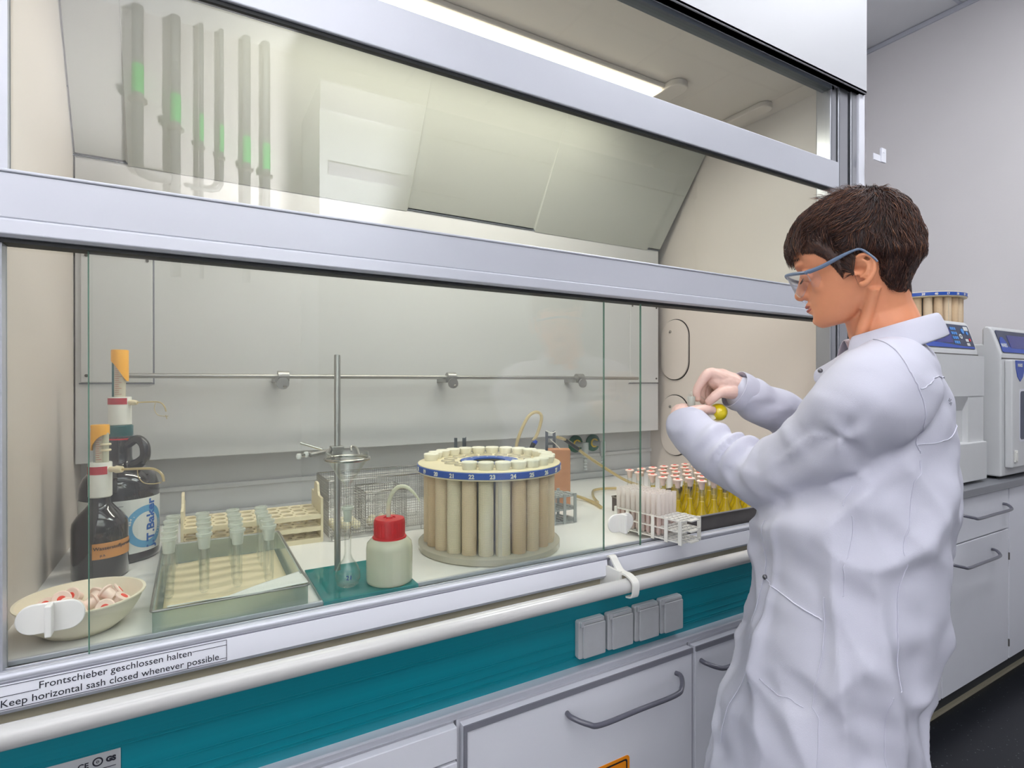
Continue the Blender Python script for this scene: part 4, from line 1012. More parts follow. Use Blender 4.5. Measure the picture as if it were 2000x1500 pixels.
def fuse(mb, vox, it=4, fac=.5):
    o = mb.build('tmp', 'skin')
    r = o.modifiers.new('r', 'REMESH'); r.mode = 'VOXEL'; r.voxel_size = vox; r.adaptivity = 0
    s = o.modifiers.new('s', 'SMOOTH'); s.factor = fac; s.iterations = it
    bpy.context.view_layer.update(); dg = bpy.context.evaluated_depsgraph_get()
    me = bpy.data.meshes.new_from_object(o.evaluated_get(dg)); bpy.data.objects.remove(o)
    return me
def finish(me, name, m, parent, fn=None, it=0, deci=None):
    me.materials.clear(); me.materials.append(MATS[m])
    n = len(me.vertices); co = np.empty(n*3); me.vertices.foreach_get('co', co); co = co.reshape(-1, 3)
    no = np.empty(n*3); me.vertices.foreach_get('normal', no); no = no.reshape(-1, 3)
    if fn is not None: co = fn(co, no); me.vertices.foreach_set('co', co.ravel()); me.update()
    me.polygons.foreach_set('use_smooth', [True]*len(me.polygons)); me.polygons.foreach_set('material_index', [0]*len(me.polygons)); me.name = name
    o = bpy.data.objects.new(name, me); COL.objects.link(o); o.parent = parent
    return o
# head frame: p forward, l to the figure's left, q up, 15 degrees nodding
HC = Vector((-0.0628, 0.0, 1.4961)); tau = math.radians(15)
Fw = Vector((-.851, .525, 0)).normalized(); Lw = Vector((-Fw.y, Fw.x, 0)); Zw = Vector((0, 0, 1))
Pw = Fw*math.cos(tau)-Zw*math.sin(tau); Qw = Fw*math.sin(tau)+Zw*math.cos(tau)
if Lw.y > 0: Lw = -Lw
def hd(p, l, q): return HC+Pw*p+Lw*l+Qw*q
HM = Matrix(((Pw.x, Lw.x, Qw.x, HC.x), (Pw.y, Lw.y, Qw.y, HC.y), (Pw.z, Lw.z, Qw.z, HC.z), (0, 0, 0, 1)))
def slices(mb, tab, pc=-.012, n=40, T=HM, ex=0.9, eb=1.0):
    Q = np.array(tab); qs = np.linspace(Q[0, 0], Q[-1, 0], 3*len(tab)); 
    vs = []
    for q in qs:
        pf, pb, w_ = (float(np.interp(q, Q[:, 0], Q[:, k])) for k in (1, 2, 3)); pc_ = min(max(pc, pb+.3*(pf-pb)), pf-.3*(pf-pb))
        for i in range(n):
            a = 2*PI*i/n; c, s = math.cos(a), math.sin(a)
            x = pc_ + (pf-pc_)*abs(c)**ex if c > 0 else pc_-(pc_-pb)*abs(c)**eb
            y = w_*math.copysign(abs(s)**.95, s)
            vs.append((x, y, q))
    m_ = len(qs); fs = [(k*n+i, k*n+(i+1) % n, (k+1)*n+(i+1) % n, (k+1)*n+i) for k in range(m_-1) for i in range(n)]
    fs += [tuple(reversed(range(n))), tuple((m_-1)*n+i for i in range(n))]
    mb.add(vs, fs, T)
body = MB()
slices(body, [(-.094, .074, .030, .016), (-.089, .081, .015, .027), (-.080, .0855, .0, .036), (-.070, .0850, -.02, .044), (-.060, .0835, -.03, .050), (-.050, .0850, -.045, .054), (-.040, .0845, -.055, .058), (-.028, .0815, -.07, .062), (-.012, .078, -.08, .066), (.004, .079, -.088, .069), (.018, .085, -.091, .071), (.030, .0885, -.093, .073), (.048, .087, -.094, .0745), (.065, .082, -.092, .074), (.085, .068, -.085, .068), (.100, .048, -.070, .056), (.112, .022, -.045, .038), (.118, .0, -.020, .016)])
# nose, nostrils, lips, chin, lids, cheek
body.tube([hd(.072, 0, .026), hd(.0775, 0, .010), hd(.083, 0, -.004), hd(.0885, 0, -.016), hd(.0915, 0, -.0225)], [.007, .0075, .0088, .0105, .0110], 14, smooth=3)
ball(body, hd(.0925, 0, -.0235), .0108)
for s in (-1, 1):
    ball(body, hd(.0835, s*.0105, -.0265), .0085); ball(body, hd(.071, s*.031, .004), (.0125, .0125, .0125))
    ball(body, hd(.052, s*.0285, -.020), (.020, .0185, .022)); ball(body, hd(.076, s*.028, .028), (.010, .014, .008))
body.tube([hd(.068, -.022, -.050), hd(.0825, -.010, -.0465), hd(.085, 0, -.0470), hd(.0825, .010, -.0465), hd(.068, .022, -.050)], [.003, .005, .0055, .005, .003], 10, smooth=3)
body.tube([hd(.068, -.020, -.053), hd(.081, -.009, -.0575), hd(.084, 0, -.0580), hd(.081, .009, -.0575), hd(.068, .020, -.053)], [.003, .005, .006, .005, .003], 10, smooth=3)
ball(body, hd(.0735, 0, -.078), (.0125, .016, .0115))
# ears
for s in (-1, 1):
    e = [(.003, .066, -.012), (-.004, .0745, -.002), (-.014, .079, .0005), (-.0235, .081, -.006), (-.0265, .080, -.019), (-.022, .078, -.033), (-.012, .0755, -.044), (-.003, .072, -.0480), (.001, .069, -.043)]
    body.tube([hd(p, s*l, q) for p, l, q in e], [.0028, .0034, .0036, .0036, .0034, .0036, .0050, .0056, .0036], 12, smooth=5)
    ih = [(-.002, .071, -.036), (-.011, .0755, -.031), (-.0175, .0775, -.019), (-.0135, .0765, -.009), (-.006, .072, -.008)]
    body.tube([hd(p, s*l, q) for p, l, q in ih], [.0028, .0028, .0030, .0028, .0025], 10, smooth=4)
    ball(body, hd(.004, s*.069, -.025), (.004, .0035, .0055))
    body.tube([hd(-.008, s*.0615, -.010), hd(-.015, s*.066, -.020), hd(-.008, s*.064, -.035)], [.011, .011, .009], 10, smooth=3)
# neck and trunk
chain(body, [(hd(-.022, 0, -.030), .054), ((-0.0189, 0.0000, 1.4237), .0535), ((-0.0059, 0.0000, 1.3847), .057), ((0.0052, 0.0000, 1.3383), .05)])
body.tube([hd(-.018, .050, -.055), (-0.0582, -0.0350, 1.4063), (-0.0608, -0.0250, 1.3777), (-0.0586, -0.0100, 1.3470)], [.010, .010, .010, .010], 10, smooth=4)
body.tube([(-0.0119, -0.0250, 1.4275), (-0.0027, -0.0300, 1.3907), (0.0117, -0.0300, 1.3412)], [.018, .024, .030], 12, smooth=4)
trunk = [(.93, .70, .145), (1.0, .70, .13), (1.1, .70, .11), (1.2, .70, .11), (1.28, .70, .095), (1.33, .70, .06)]
for (z, r, w_), (z2, r2, w2) in zip(trunk[:-1], trunk[1:]):
    pass
Tt = Matrix(((-.92, -.38, 0, 0), (.38, -.92, 0, 0), (0, 0, 1, 0), (0, 0, 0, 1)))     # trunk frame: forward, left, up
def tr_loft(mb, rows, n=36, e=.92):
    """rows: centre x, centre y, z, half depth, half width"""
    vs = []
    for cx, cy, z, a_, b_ in rows:
        for i in range(n):
            t_ = 2*PI*i/n; c, s = math.cos(t_), math.sin(t_)
            f_, l_ = a_*math.copysign(abs(c)**e, c), b_*math.copysign(abs(s)**e, s)
            vs.append((cx+Tt[0][0]*f_+Tt[0][1]*l_, cy+Tt[1][0]*f_+Tt[1][1]*l_, z))
    m_ = len(rows); fs = [(k*n+i, k*n+(i+1) % n, (k+1)*n+(i+1) % n, (k+1)*n+i) for k in range(m_-1) for i in range(n)]
    fs += [tuple(reversed(range(n))), tuple((m_-1)*n+i for i in range(n))]
    return mb.add(vs, fs)
tr_loft(body, [(-.045, 0, .86, .09, .13), (-.05, 0, 1.0, .085, .13), (-.03, 0, 1.12, .08, .125), (-.005, 0, 1.22, .08, .13), (.005, 0, 1.29, .065, .11), (.0, 0, 1.345, .05, .06)])
SL, EL, WL = (-0.0879, -0.1300, 1.2813), (-0.1951, 0.0200, 1.1073), (-0.3090, 0.2000, 1.1885)
SR, ER, WR = (0.0568, 0.1500, 1.2801), (0.0442, 0.3000, 1.1467), (-0.1719, 0.2550, 1.2680)
for S_, E_, W_ in ((SL, EL, WL), (SR, ER, WR)):
    chain(body, [(S_, .042), (E_, .030), (W_, .024)])
chain(body, [((0.0117, 0.0000, 1.3290), .05), (SL, .045)]); chain(body, [((0.0117, 0.0000, 1.3290), .05), (SR, .045)])
bme = fuse(body, .0023, 3, .45)
def face_fn(co, no):
    C = np.array(HC); d = co-C; p = d@np.array(Pw); l = d@np.array(Lw); q = d@np.array(Qw)
    def dent(p0, l0, q0, r, a, sx=1, sy=1, sz=1): return a*np.exp(-(((p-p0)/sx)**2+((np.abs(l)-l0)/sy)**2+((q-q0)/sz)**2)/(r*r))
    k = dent(.078, .020, .010, .008, .0035)+dent(.088, 0, -.0524, .0028, .0030, sy=6)+dent(.078, .026, -.052, .005, .0015)+dent(-.006, .076, -.022, .0055, .006, sy=2)+dent(.083, 0, -.068, .006, .0018, sy=2)+dent(.072, .034, -.003, .003, .0012, sy=4)
    return co-no*k[:, None]
bo = finish(bme, 'body', 'skin', person, face_fn)
# lips and brows, lashes
lp_ = MB()
lp_.tube([hd(.0705, -.021, -.0515), hd(.0865, -.009, -.0482), hd(.0888, 0, -.0485), hd(.0865, .009, -.0482), hd(.0705, .021, -.0515)], [.001, .0026, .0028, .0026, .001], 10, smooth=4)
lp_.tube([hd(.0705, -.020, -.0528), hd(.0850, -.009, -.0558), hd(.0882, 0, -.0560), hd(.0850, .009, -.0558), hd(.0705, .020, -.0528)], [.001, .0026, .0030, .0026, .001], 10, smooth=4)
lp_.build('lips', 'lip', person, smooth=True)
random.seed(3)
eb = MB()
for s in (-1, 1):
    for k in range(60):
        t_ = random.random(); p0 = (.0905-.016*t_*t_, s*(.012+.036*t_), .030+.006*math.sin(t_*2.6)+random.uniform(-.002, .002))
        eb.tube([hd(*p0), hd(p0[0]-.001, p0[1]+s*.006, p0[2]+.0015)], [.0004, .0001], 4, caps=False)
    eb.tube([hd(.0795, s*.020, -.0015), hd(.0838, s*.028, -.0035), hd(.079, s*.040, -.0010)], [.0004, .0008, .0003], 6, smooth=4)
    for k in range(16):
        t_ = k/15; a_ = hd(.0815+.0022*math.sin(PI*t_), s*(.021+.018*t_), -.002-.0012*math.sin(PI*t_)); eb.tube([a_, a_+Pw*.004-Qw*.004], [.0003, .0001], 4, caps=False)
eb.build('eyebrows_and_lashes', 'hair_dark', person)
# ---- hair
hs = MB()
HT = [(-.072, -.044, -.0615, .034), (-.062, -.034, -.069, .048), (-.050, -.027, -.077, .056), (-.036, -.024, -.088, .064), (-.016, -.024, -.1015, .073), (-.002, -.018, -.106, .077), (.006, .024, -.1075, .0785), (.014, .038, -.110, .0797), (.026, .050, -.1105, .0805), (.044, .064, -.110, .081), (.062, .081, -.107, .081), (.080, .083, -.100, .078), (.097, .076, -.088, .071), (.111, .060, -.070, .059), (.122, .038, -.046, .043), (.129, .014, -.024, .024)]
slices(hs, HT, ex=.8, eb=.9, pc=-.02)
hme = fuse(hs, .004, 3)
def hair_fn(co, no):
    C = np.array(HC); d = co-C; p = d@np.array(Pw); l = d@np.array(Lw); q = d@np.array(Qw)
    w_ = np.array([mnoise.noise(Vector((a*30, b*90, c*45))) for a, b, c in zip(p, l, q)])
    w2 = np.array([mnoise.noise(Vector((a*14+5, b*22, c*14))) for a, b, c in zip(p, l, q)])
    return co+no*(w_*.0022+w2*.0035)[:, None]
scalp = finish(hme, 'hair', 'hair_dark', person, hair_fn)
from mathutils.bvhtree import BVHTree
def bvh_of(o):
    me = o.data; return BVHTree.FromPolygons([tuple(v.co) for v in me.vertices], [tuple(p.vertices) for p in me.polygons])
hb = bvh_of(scalp); bb_ = bvh_of(bo); hp_ = [v.co.copy() for v in scalp.data.vertices if v.normal.dot(Qw) > -.3 or (v.normal.dot(Qw) > -.75 and (v.co-HC).dot(Pw) < -.03)]
Crown = hd(-.062, -.020, .112)
def flow(P):
    d = P-HC; p, l, q = d.dot(Pw), d.dot(Lw), d.dot(Qw)
    v = (P-Crown); v = v.normalized()
    t_ = 1/(1+math.exp(-(p+.045)/.014)); v = (v*.6+Pw*.9+Lw*(.25*math.copysign(1, l)))*t_+(v*.5-Qw*1.0)*(1-t_)
    if q < .04 and p < .0: v = v*.3-Qw+Pw*(.15 if p > -.06 else -.05)
    if p > .02 and q < .07: v = Pw*.25-Qw*1.0
    return v.normalized()
strands = [MB(), MB(), MB()]
random.seed(11)
def strand(P, L, lift, rad, k=6, droop=0.0, mbi=None):
    pts = []; cur = P.copy(); j = Vector((random.gauss(0, .24), random.gauss(0, .24), random.gauss(0, .24)))
    for i in range(k+1):
        pts.append(cur.copy()); f_ = (flow(cur)+j); f_.normalize(); nx = cur+f_*(L/k)
        loc, nor, idx, dist = hb.find_nearest(nx)
        if loc is not None and droop == 0:
            t_ = (i+1)/k; off = lift*math.sin(PI*min(1, t_*.85))+.0008
            nx = loc+nor*off
        elif droop: nx = nx - Qw*droop*(i/k)*.004
        cur = nx
    r_ = rad*random.uniform(.6, 1.4)
    strands[mbi if mbi is not None else random.choices((0, 1, 2), (5, 4, 1.6))[0]].tube(pts, [r_, r_, r_*.9, r_*.6, r_*.12], 3, caps=False)
for n_ in range(9500):
    P = random.choice(hp_)
    d = P-HC; q = d.dot(Qw); p = d.dot(Pw); l = d.dot(Lw)
    if l < -.03 and random.random() < .6: continue
    low = q < .0
    strand(P, random.uniform(.010, .018) if low else random.uniform(.022, .045), random.uniform(.0003, .0012) if low else random.uniform(.0008, .006), .00042 if low else .0005)
# tousled top and crown ends
for n_ in range(420):
    a, b_ = random.uniform(-.095, .015), random.uniform(-.05, .06)
    loc, nor, idx, dist = hb.find_nearest(hd(a, b_, .14))
    if loc is None: continue
    up = (nor*.9+flow(loc)*random.uniform(.6, 1.2)).normalized(); L = random.uniform(.010, .024)
    pts = [loc, loc+up*L*.4, loc+up*L*.75+flow(loc)*L*.2, loc+up*L*.85+flow(loc)*L*.6]
    strands[random.choice((0, 1, 1, 2))].tube(pts, [.0005, .0004, .0003, .0001], 3, caps=False)
# fringe over the forehead
for n_ in range(520):
    l = random.uniform(-.055, .058); q0 = random.uniform(.056, .100); P = hd(.080-.5*l*l/.06+random.uniform(-.004, .006), l, q0)
    tip = hd(.093-7.0*l*l+random.uniform(-.003, .006), l+random.uniform(-.008, .010), random.uniform(.030, .050)+(abs(l)*.12 if l < .03 else .0036+(l-.03)*.1))
    mid = (P+tip)/2+Pw*random.uniform(.003, .010)
    strands[random.choice((0, 0, 1, 1, 2))].tube([P, mid, tip], [.0005, .0005, .0004, .0001], 3, caps=False, smooth=3)
# temple and sideburn, lying on the skin down to the hairline
def hug(P, off):
    loc, nor, i_, d_ = bb_.find_nearest(P); return loc+nor*off
for n_ in range(3400):
    p = random.uniform(.005, .080); l_ = .080 if p < .06 else .080-1.2*(p-.06)
    qm = float(np.interp(p, [.004, .012, .021, .032, .045, .060, .080], [-.012, -.028, -.036, -.004, .018, .034, .046]))+random.gauss(0, .0022)
    q1 = qm+random.uniform(.008, .056)
    P0 = hug(hd(p+random.uniform(-.006, .002), l_, q1), .0022); P2 = hug(hd(p+.003, l_, qm), .0008); P1 = hug((P0+P2)/2+Lw*.01, .0022)
    strands[random.choice((0, 0, 0, 1, 1, 2))].tube([P0, P1, P2], [.0005, .0005, .0001], 3, caps=False)
# nape, thinning out downwards
for n_ in range(900):
    a = random.uniform(-.9, 1.25); q0 = random.uniform(-.070, -.040); P0 = hug(hd(-.03-.06*math.cos(a), .075*math.sin(a), q0), .0015)
    P1 = hug(P0-Qw*random.uniform(.006, .014)+Pw*random.uniform(-.002, .003), .0006)
    if P0.z < HC.z-.085: continue
    strands[random.choice((0, 0, 1))].tube([P0, (P0+P1)/2, P1], [.0004, .0004, .0001], 3, caps=False)
for mb_, m_ in zip(strands, ('hair_dark', 'hair_mid', 'hair_light')):
    o = mb_.build('hair_locks', m_, scalp, smooth=180)
# ---- safety glasses
gl = MB(); N_ = 28
def lens_pt(t, v):
    l = .070*t; bot = -.008-.026*math.exp(-((abs(t)-.62)/.30)**2)+.012*max(0, 1-abs(t)/.16)
    top = .0195-.017*abs(t)**1.6
    p = .1055-.034*abs(t)**2.2; q = top+(bot-top)*v
    return hd(p-.004*v, l, q)
vs = [lens_pt(-1+2*i/N_, j/8) for j in range(9) for i in range(N_+1)]
gl.add(vs, [(j*(N_+1)+i, j*(N_+1)+i+1, (j+1)*(N_+1)+i+1, (j+1)*(N_+1)+i) for j in range(8) for i in range(N_)])
gz = gl.build('safety_glasses', 'goggle_lens', person, smooth=180); s_ = gz.modifiers.new('s', 'SOLIDIFY'); s_.thickness = .0014
br = MB(); br.tube([lens_pt(-1+2*i/N_, -.02)+Pw*.0006 for i in range(N_+1)], .0032, 8)
for s in (-1, 1):
    A = lens_pt(s*.97, .02)
    br.tube([A, A-Pw*.010+Qw*.001], .0036, 8)
br.build('brow_bar', 'frame_blue', gz, smooth=True)
for s in (-1, 1):
    tp = MB(); A = lens_pt(s, .02); pts = [A-Pw*.004, hd(.045, s*.0755, .0030), hd(.020, s*.0800, .0075), hd(-.002, s*.0825, .0105), hd(-.015, s*.0835, .0080), hd(-.0275, s*.0835, -.0110), hd(-.031, s*.0835, -.0200)]
    tp.tube(pts, [.0040, .0038, .0034, .0024, .0020, .0018, .0016], 8, smooth=5); tp.build('temple_arm', 'frame_blue', gz, smooth=True)
    # side shield of the lens
    q_ = MB(); pl_ = [(.0715, .0705, .000), (.054, .0745, -.001), (.0515, .0745, -.016), (.060, .0735, -.030), (.0685, .0705, -.026)]
    q_.add([hd(p-.0, s*l, q) for p, l, q in pl_], [tuple(range(len(pl_)))]); w2 = q_.build('side_shield', 'goggle_lens', gz); s2 = w2.modifiers.new('s', 'SOLIDIFY'); s2.thickness = .0012
# ---- lab coat
coat = MB()
rows = [(-0.1524, 0.0050, 0.5305, 0.1611, 0.2350), (-0.1380, 0.0050, 0.6141, 0.1532, 0.2300), (-0.1255, 0.0050, 0.6976, 0.1462, 0.2220), (-0.1103, 0.0050, 0.7812, 0.1402, 0.2140), (-0.0933, 0.0050, 0.8648, 0.1391, 0.2050), (-0.0829, 0.0050, 0.9298, 0.1391, 0.1980), (-0.0752, 0.0050, 0.9947, 0.1457, 0.1900), (-0.0663, 0.0050, 1.0505, 0.1481, 0.1850), (-0.0459, 0.0050, 1.1247, 0.1288, 0.1780), (-0.0331, 0.0050, 1.1805, 0.1107, 0.1760), (-0.0186, 0.0050, 1.2362, 0.0993, 0.1740), (-0.0073, 0.0050, 1.2826, 0.0818, 0.1720), (0.0014, 0.0050, 1.3151, 0.0597, 0.1600), (0.0055, 0.0050, 1.3383, 0.0444, 0.1280), (0.0051, 0.0050, 1.3587, 0.0435, 0.0950), (0.0095, 0.0050, 1.3736, 0.0435, 0.0700)]
tr_loft(coat, rows, 48, .94)
chain(coat, [((-0.0125, -0.0350, 1.3024), .066), ((-0.0867, -0.1150, 1.2796), .074), ((-0.1178, -0.1250, 1.2488), .076), ((-0.1422, -0.0950, 1.2030), .070), ((-0.1657, -0.0450, 1.1559), .064), ((-0.1848, 0.0100, 1.1184), .064), ((-0.2076, 0.0600, 1.1082), .057), ((-0.2368, 0.1100, 1.1257), .054), ((-0.2710, 0.1500, 1.1520), .052), ((-0.3010, 0.1900, 1.1871), .0435)], 6, 28)
chain(coat, [((0.0463, 0.0500, 1.3068), .070), (SR, .068), ((0.0684, 0.2400, 1.2129), .062), ((0.0447, 0.2900, 1.1621), .060), ((-0.0118, 0.2850, 1.1924), .052), ((-0.0845, 0.2700, 1.2265), .050), ((-0.1485, 0.2580, 1.2563), .044)], 6, 26)
cme = fuse(coat, .0055, 5, .5)
fold_axis = [np.array(p) for p in ((-0.0719, -0.1150, 1.2829), (-0.1422, -0.0950, 1.2030), (-0.1848, 0.0100, 1.1184), (-0.2368, 0.1100, 1.1257), (-0.3043, 0.1900, 1.1915))]
raxis = [np.array(p) for p in ((0.0568, 0.1500, 1.2801), (0.0447, 0.2900, 1.1621), (-0.0845, 0.2700, 1.2265), (-0.1544, 0.2580, 1.2586))]
def arc(co, A):
    best = np.full(len(co), 9.); s = np.zeros(len(co)); acc = 0; ctr = np.zeros_like(co)
    for a, b in zip(A[:-1], A[1:]):
        ab = b-a; L = np.linalg.norm(ab); t = np.clip(((co-a)@ab)/(L*L), 0, 1); c = a+t[:, None]*ab; d = np.linalg.norm(co-c, axis=1)
        k = d < best; best[k] = d[k]; s[k] = acc+t[k]*L; ctr[k] = c[k]; acc += L
    return best, s, ctr
def nz(co, sc_, off=0.): 
    return np.array([mnoise.noise(Vector((a*sc_[0]+off, b*sc_[1], c*sc_[2]))) for a, b, c in co])
def ridge(x): return 1-np.abs(x)*2.2
def coat_fn(co, no):
    d1, s1, c1 = arc(co, fold_axis); d2, s2, c2 = arc(co, raxis)
    out = np.zeros(len(co))
    arm = np.clip((.105-d1)/.02, 0, 1)*np.clip((s1-.03)/.06, 0, 1)
    rel = co-c1; ang = np.arctan2(rel[:, 2], rel[:, 0]*.9-rel[:, 1]*.5)
    n1 = nz(co, (9, 9, 9)); 
    w1 = np.sin(s1*2*np.pi/.055+1.3*np.sin(ang*1.0+.6)+n1*4.5+ang*1.1)
    env = .2+1.0*np.exp(-((s1-.33)/.10)**2)+.35*np.exp(-((s1-.05)/.08)**2)
    inner = .5+.5*np.cos(ang-1.9)
    out += arm*env*(.0060*np.maximum(w1, -.5)*(.25+.75*inner)*(.45+.9*np.abs(nz(co, (6, 6, 6), 21.))*2))
    # long drag folds of the upper arm
    w2 = np.sin(ang*3.2+s1*9+nz(co, (5, 5, 5), 3.)*3)
    out += arm*np.exp(-((s1-.13)/.10)**2)*w2*.0045
    arm2 = np.clip((.095-d2)/.02, 0, 1)*np.clip((s2-.1)/.05, 0, 1)
    rel2 = co-c2; an2 = np.arctan2(rel2[:, 2], rel2[:, 0])
    out += arm2*np.sin(s2*2*np.pi/.075+an2*1.4+nz(co, (9, 9, 9), 7.)*4.5)*.0030
    tor = (1-arm)*(1-arm2)
    z = co[:, 2]
    th = np.arctan2(co[:, 1], co[:, 0]+.03)
    lown = nz(co, (7, 7, 1.6), 11.); diag = nz(np.c_[co[:, 0]+co[:, 2]*.7, co[:, 1], co[:, 2]-co[:, 0]*.6], (7, 5, 13), 4.); fine = nz(np.c_[co[:, 0]-co[:, 2]*.8, co[:, 1], co[:, 2]+co[:, 0]*.5], (14, 10, 22), 8.)
    k_low = np.clip((1.18-z)/.3, 0, 1)
    rdg = lambda a: np.maximum(0, 1-np.abs(a)*3.2)**1.5
    up_ = np.clip((1.30-z)/.1, 0, 1)
    r1 = rdg(nz(np.c_[co[:, 0]+co[:, 2]*.55, co[:, 1], co[:, 2]*.35-co[:, 0]*.3], (9, 6, 5), 31.)); r2 = rdg(nz(np.c_[co[:, 0]-co[:, 2]*.9, co[:, 1], co[:, 2]*.6+co[:, 0]*.6], (6, 5, 7), 17.))
    r3 = rdg(nz(co, (11, 11, 1.5), 5.))
    out += tor*(k_low*(.016*lown+.012*r3)+up_*(.009*diag+.005*fine+.011*r1*(1-.5*k_low)+.010*r2))
    out += tor*np.clip((z-1.15)/.08, 0, 1)*.004*fine
    out += arm*np.clip((.30-s1)/.08, 0, 1)*.007*rdg(nz(np.c_[co[:, 0]+co[:, 2]*.8, co[:, 1], (co[:, 2]-co[:, 0])*.35], (9, 7, 9), 41.))
    out += arm*np.clip((s1-.2)/.08, 0, 1)*.005*rdg(nz(np.c_[co[:, 0]*.5+co[:, 2]*.2, co[:, 1], co[:, 2]], (16, 10, 9), 47.))
    return co+no*out[:, None]
co_ = finish(cme, 'lab_coat', 'coat_cloth', person, coat_fn)
ss = co_.modifiers.new('s', 'SMOOTH'); ss.factor = .5; ss.iterations = 3
bpy.context.view_layer.update(); dg = bpy.context.evaluated_depsgraph_get(); cm2 = bpy.data.meshes.new_from_object(co_.evaluated_get(dg)); co_.modifiers.clear(); co_.data = cm2
cb = bvh_of(co_)
def snap(pts, off=.0006, k=22):
    out = []
    for q in spline([Vector(p) for p in pts], k):
        loc, nor, i_, d_ = cb.find_nearest(q)
        if nor.dot(q-loc) < 0: nor = nor
        out.append(loc+nor*off)
    return out
def seam(pts, r=.0011, m='coat_seam', name='coat_seam', off=.0008): return MB().tube(snap(pts, off), r*.62, 5).build(name, m, co_, smooth=True)
seam([(-0.0950, -0.1000, 1.3681), (-0.0989, -0.1600, 1.3298), (-0.0953, -0.1800, 1.2868), (-0.0789, -0.1700, 1.2291), (-0.0635, -0.1400, 1.1791)], .0016)
seam([(-0.0912, -0.1700, 1.2737), (-0.0332, -0.1400, 1.2869), (0.0715, -0.0500, 1.2933)], .0014)
seam([(-0.0677, -0.1600, 1.1909), (-0.0018, -0.1200, 1.2053), (0.0768, -0.0500, 1.2386)], .0012)
seam([(-0.0638, -0.1600, 1.1660), (-0.0827, -0.1700, 1.0903), (-0.1052, -0.1800, 0.9937), (-0.1197, -0.1900, 0.8844), (-0.1378, -0.2000, 0.8002), (-0.1437, -0.2000, 0.7260)], .0013)
seam([(-0.1490, -0.1400, 1.1232), (-0.1570, -0.1400, 1.0354), (-0.1844, -0.1500, 0.9199), (-0.2027, -0.1600, 0.8228), (-0.2183, -0.1600, 0.6980)], .0011)
seam([(-0.2378, -0.0200, 0.9387), (-0.2187, -0.0800, 0.9283), (-0.1979, -0.1200, 0.9193), (-0.1801, -0.1400, 0.9140)], .0022, name='pocket_edge')
seam([(-0.2622, 0.0000, 0.7756), (-0.2310, -0.0700, 0.7776), (-0.2009, -0.1400, 0.7655)], .0010)
seam([(-0.2186, -0.0100, 1.0344), (-0.2300, -0.0150, 0.9351), (-0.2593, -0.0150, 0.8070), (-0.3032, -0.0150, 0.6424)], .0011)
for p in ((-0.2332, -0.0200, 0.9396), ):
    loc, nor, i_, d_ = cb.find_nearest(Vector(p)); m_ = MB(); ball(m_, loc+nor*.001, .0048, 8); m_.build('snap_button', 'metal_snap', co_, smooth=True)
# small stitched mark on the back
loc, nor, i_, d_ = cb.find_nearest(Vector((0.0072, -0.1200, 1.2535)))
mk = MB(); tx_ = nor.cross(Zw).normalized(); ty_ = tx_.cross(nor).normalized()
for k in range(6):
    a = PI*k/3+.3; v_ = tx_*math.cos(a)+ty_*math.sin(a); mk.tube([loc+nor*.0009+v_*.0012, loc+nor*.0009+v_*.0055], .0004, 4)
    mk.tube([loc+nor*.0009+v_*.0055, loc+nor*.0009+v_*.0042+(tx_*math.cos(a+1)+ty_*math.sin(a+1))*.002], .0004, 4)
mk.build('embroidered_mark', 'cab_edge', co_)
# cuffs: rolled edges
def cuff(c, d_, r, name='cuff'):
    T = Matrix.Translation(c) @ Vector(d_).to_track_quat('Z', 'Y').to_matrix().to_4x4()
    m_ = MB(); m_.lathe([(r*.80, -.012), (r*.97, -.022), (r*1.03, -.006), (r*1.0, .012), (r*.97, .0125), (r*.93, .004), (r*.80, -.004)], 32, T, close=True)
    return m_.build(name, 'coat_cloth', co_, smooth=True)
dl = (Vector((-0.3018, 0.2050, 1.1948))-Vector((-0.2689, 0.1500, 1.1541))).normalized(); cuff(Vector((-0.3012, 0.2000, 1.1919)), dl, .0415)
dr_ = (Vector((-0.1665, 0.2570, 1.2645))-Vector((-0.0845, 0.2700, 1.2265))).normalized(); cuff(Vector((-0.1634, 0.2560, 1.2656)), dr_, .0440)
# collar
def ringp(rf, rl, dz, a, tilt=.30, cx=0., cy=0.):
    f_, l_ = rf*math.cos(a), rl*math.sin(a)
    x = Tt[0][0]*f_+Tt[0][1]*l_; y = Tt[1][0]*f_+Tt[1][1]*l_
    c = Vector((-0.0040, 0.0000, 1.3754)); return Vector((c.x+x, c.y+y, c.z+dz-tilt*f_))
vs = []; NA = 48
prof_ = [(.066, .064, -.012), (.070, .067, .004), (.075, .071, .010), (.080, .078, .004), (.086, .090, -.016), (.092, .100, -.034)]
for i in range(NA+1):
    a = math.radians(38)+(2*PI-math.radians(76))*i/NA
    for k, (rf, rl, dz) in enumerate(prof_):
        flap = 1+.0*k
        vs.append(ringp(rf, rl, dz-(.010 if k == 5 else 0)*abs(math.cos(a/2)), a))
K_ = len(prof_); fs = [(i*K_+k, (i+1)*K_+k, (i+1)*K_+k+1, i*K_+k+1) for i in range(NA) for k in range(K_-1)]
cl = MB().add(vs, fs).build('collar', 'coat_cloth', co_, smooth=60); s_ = cl.modifiers.new('s', 'SOLIDIFY'); s_.thickness = .003; s_.offset = 0; sb_ = cl.modifiers.new('u', 'SUBSURF'); sb_.levels = 1; sb_.render_levels = 1
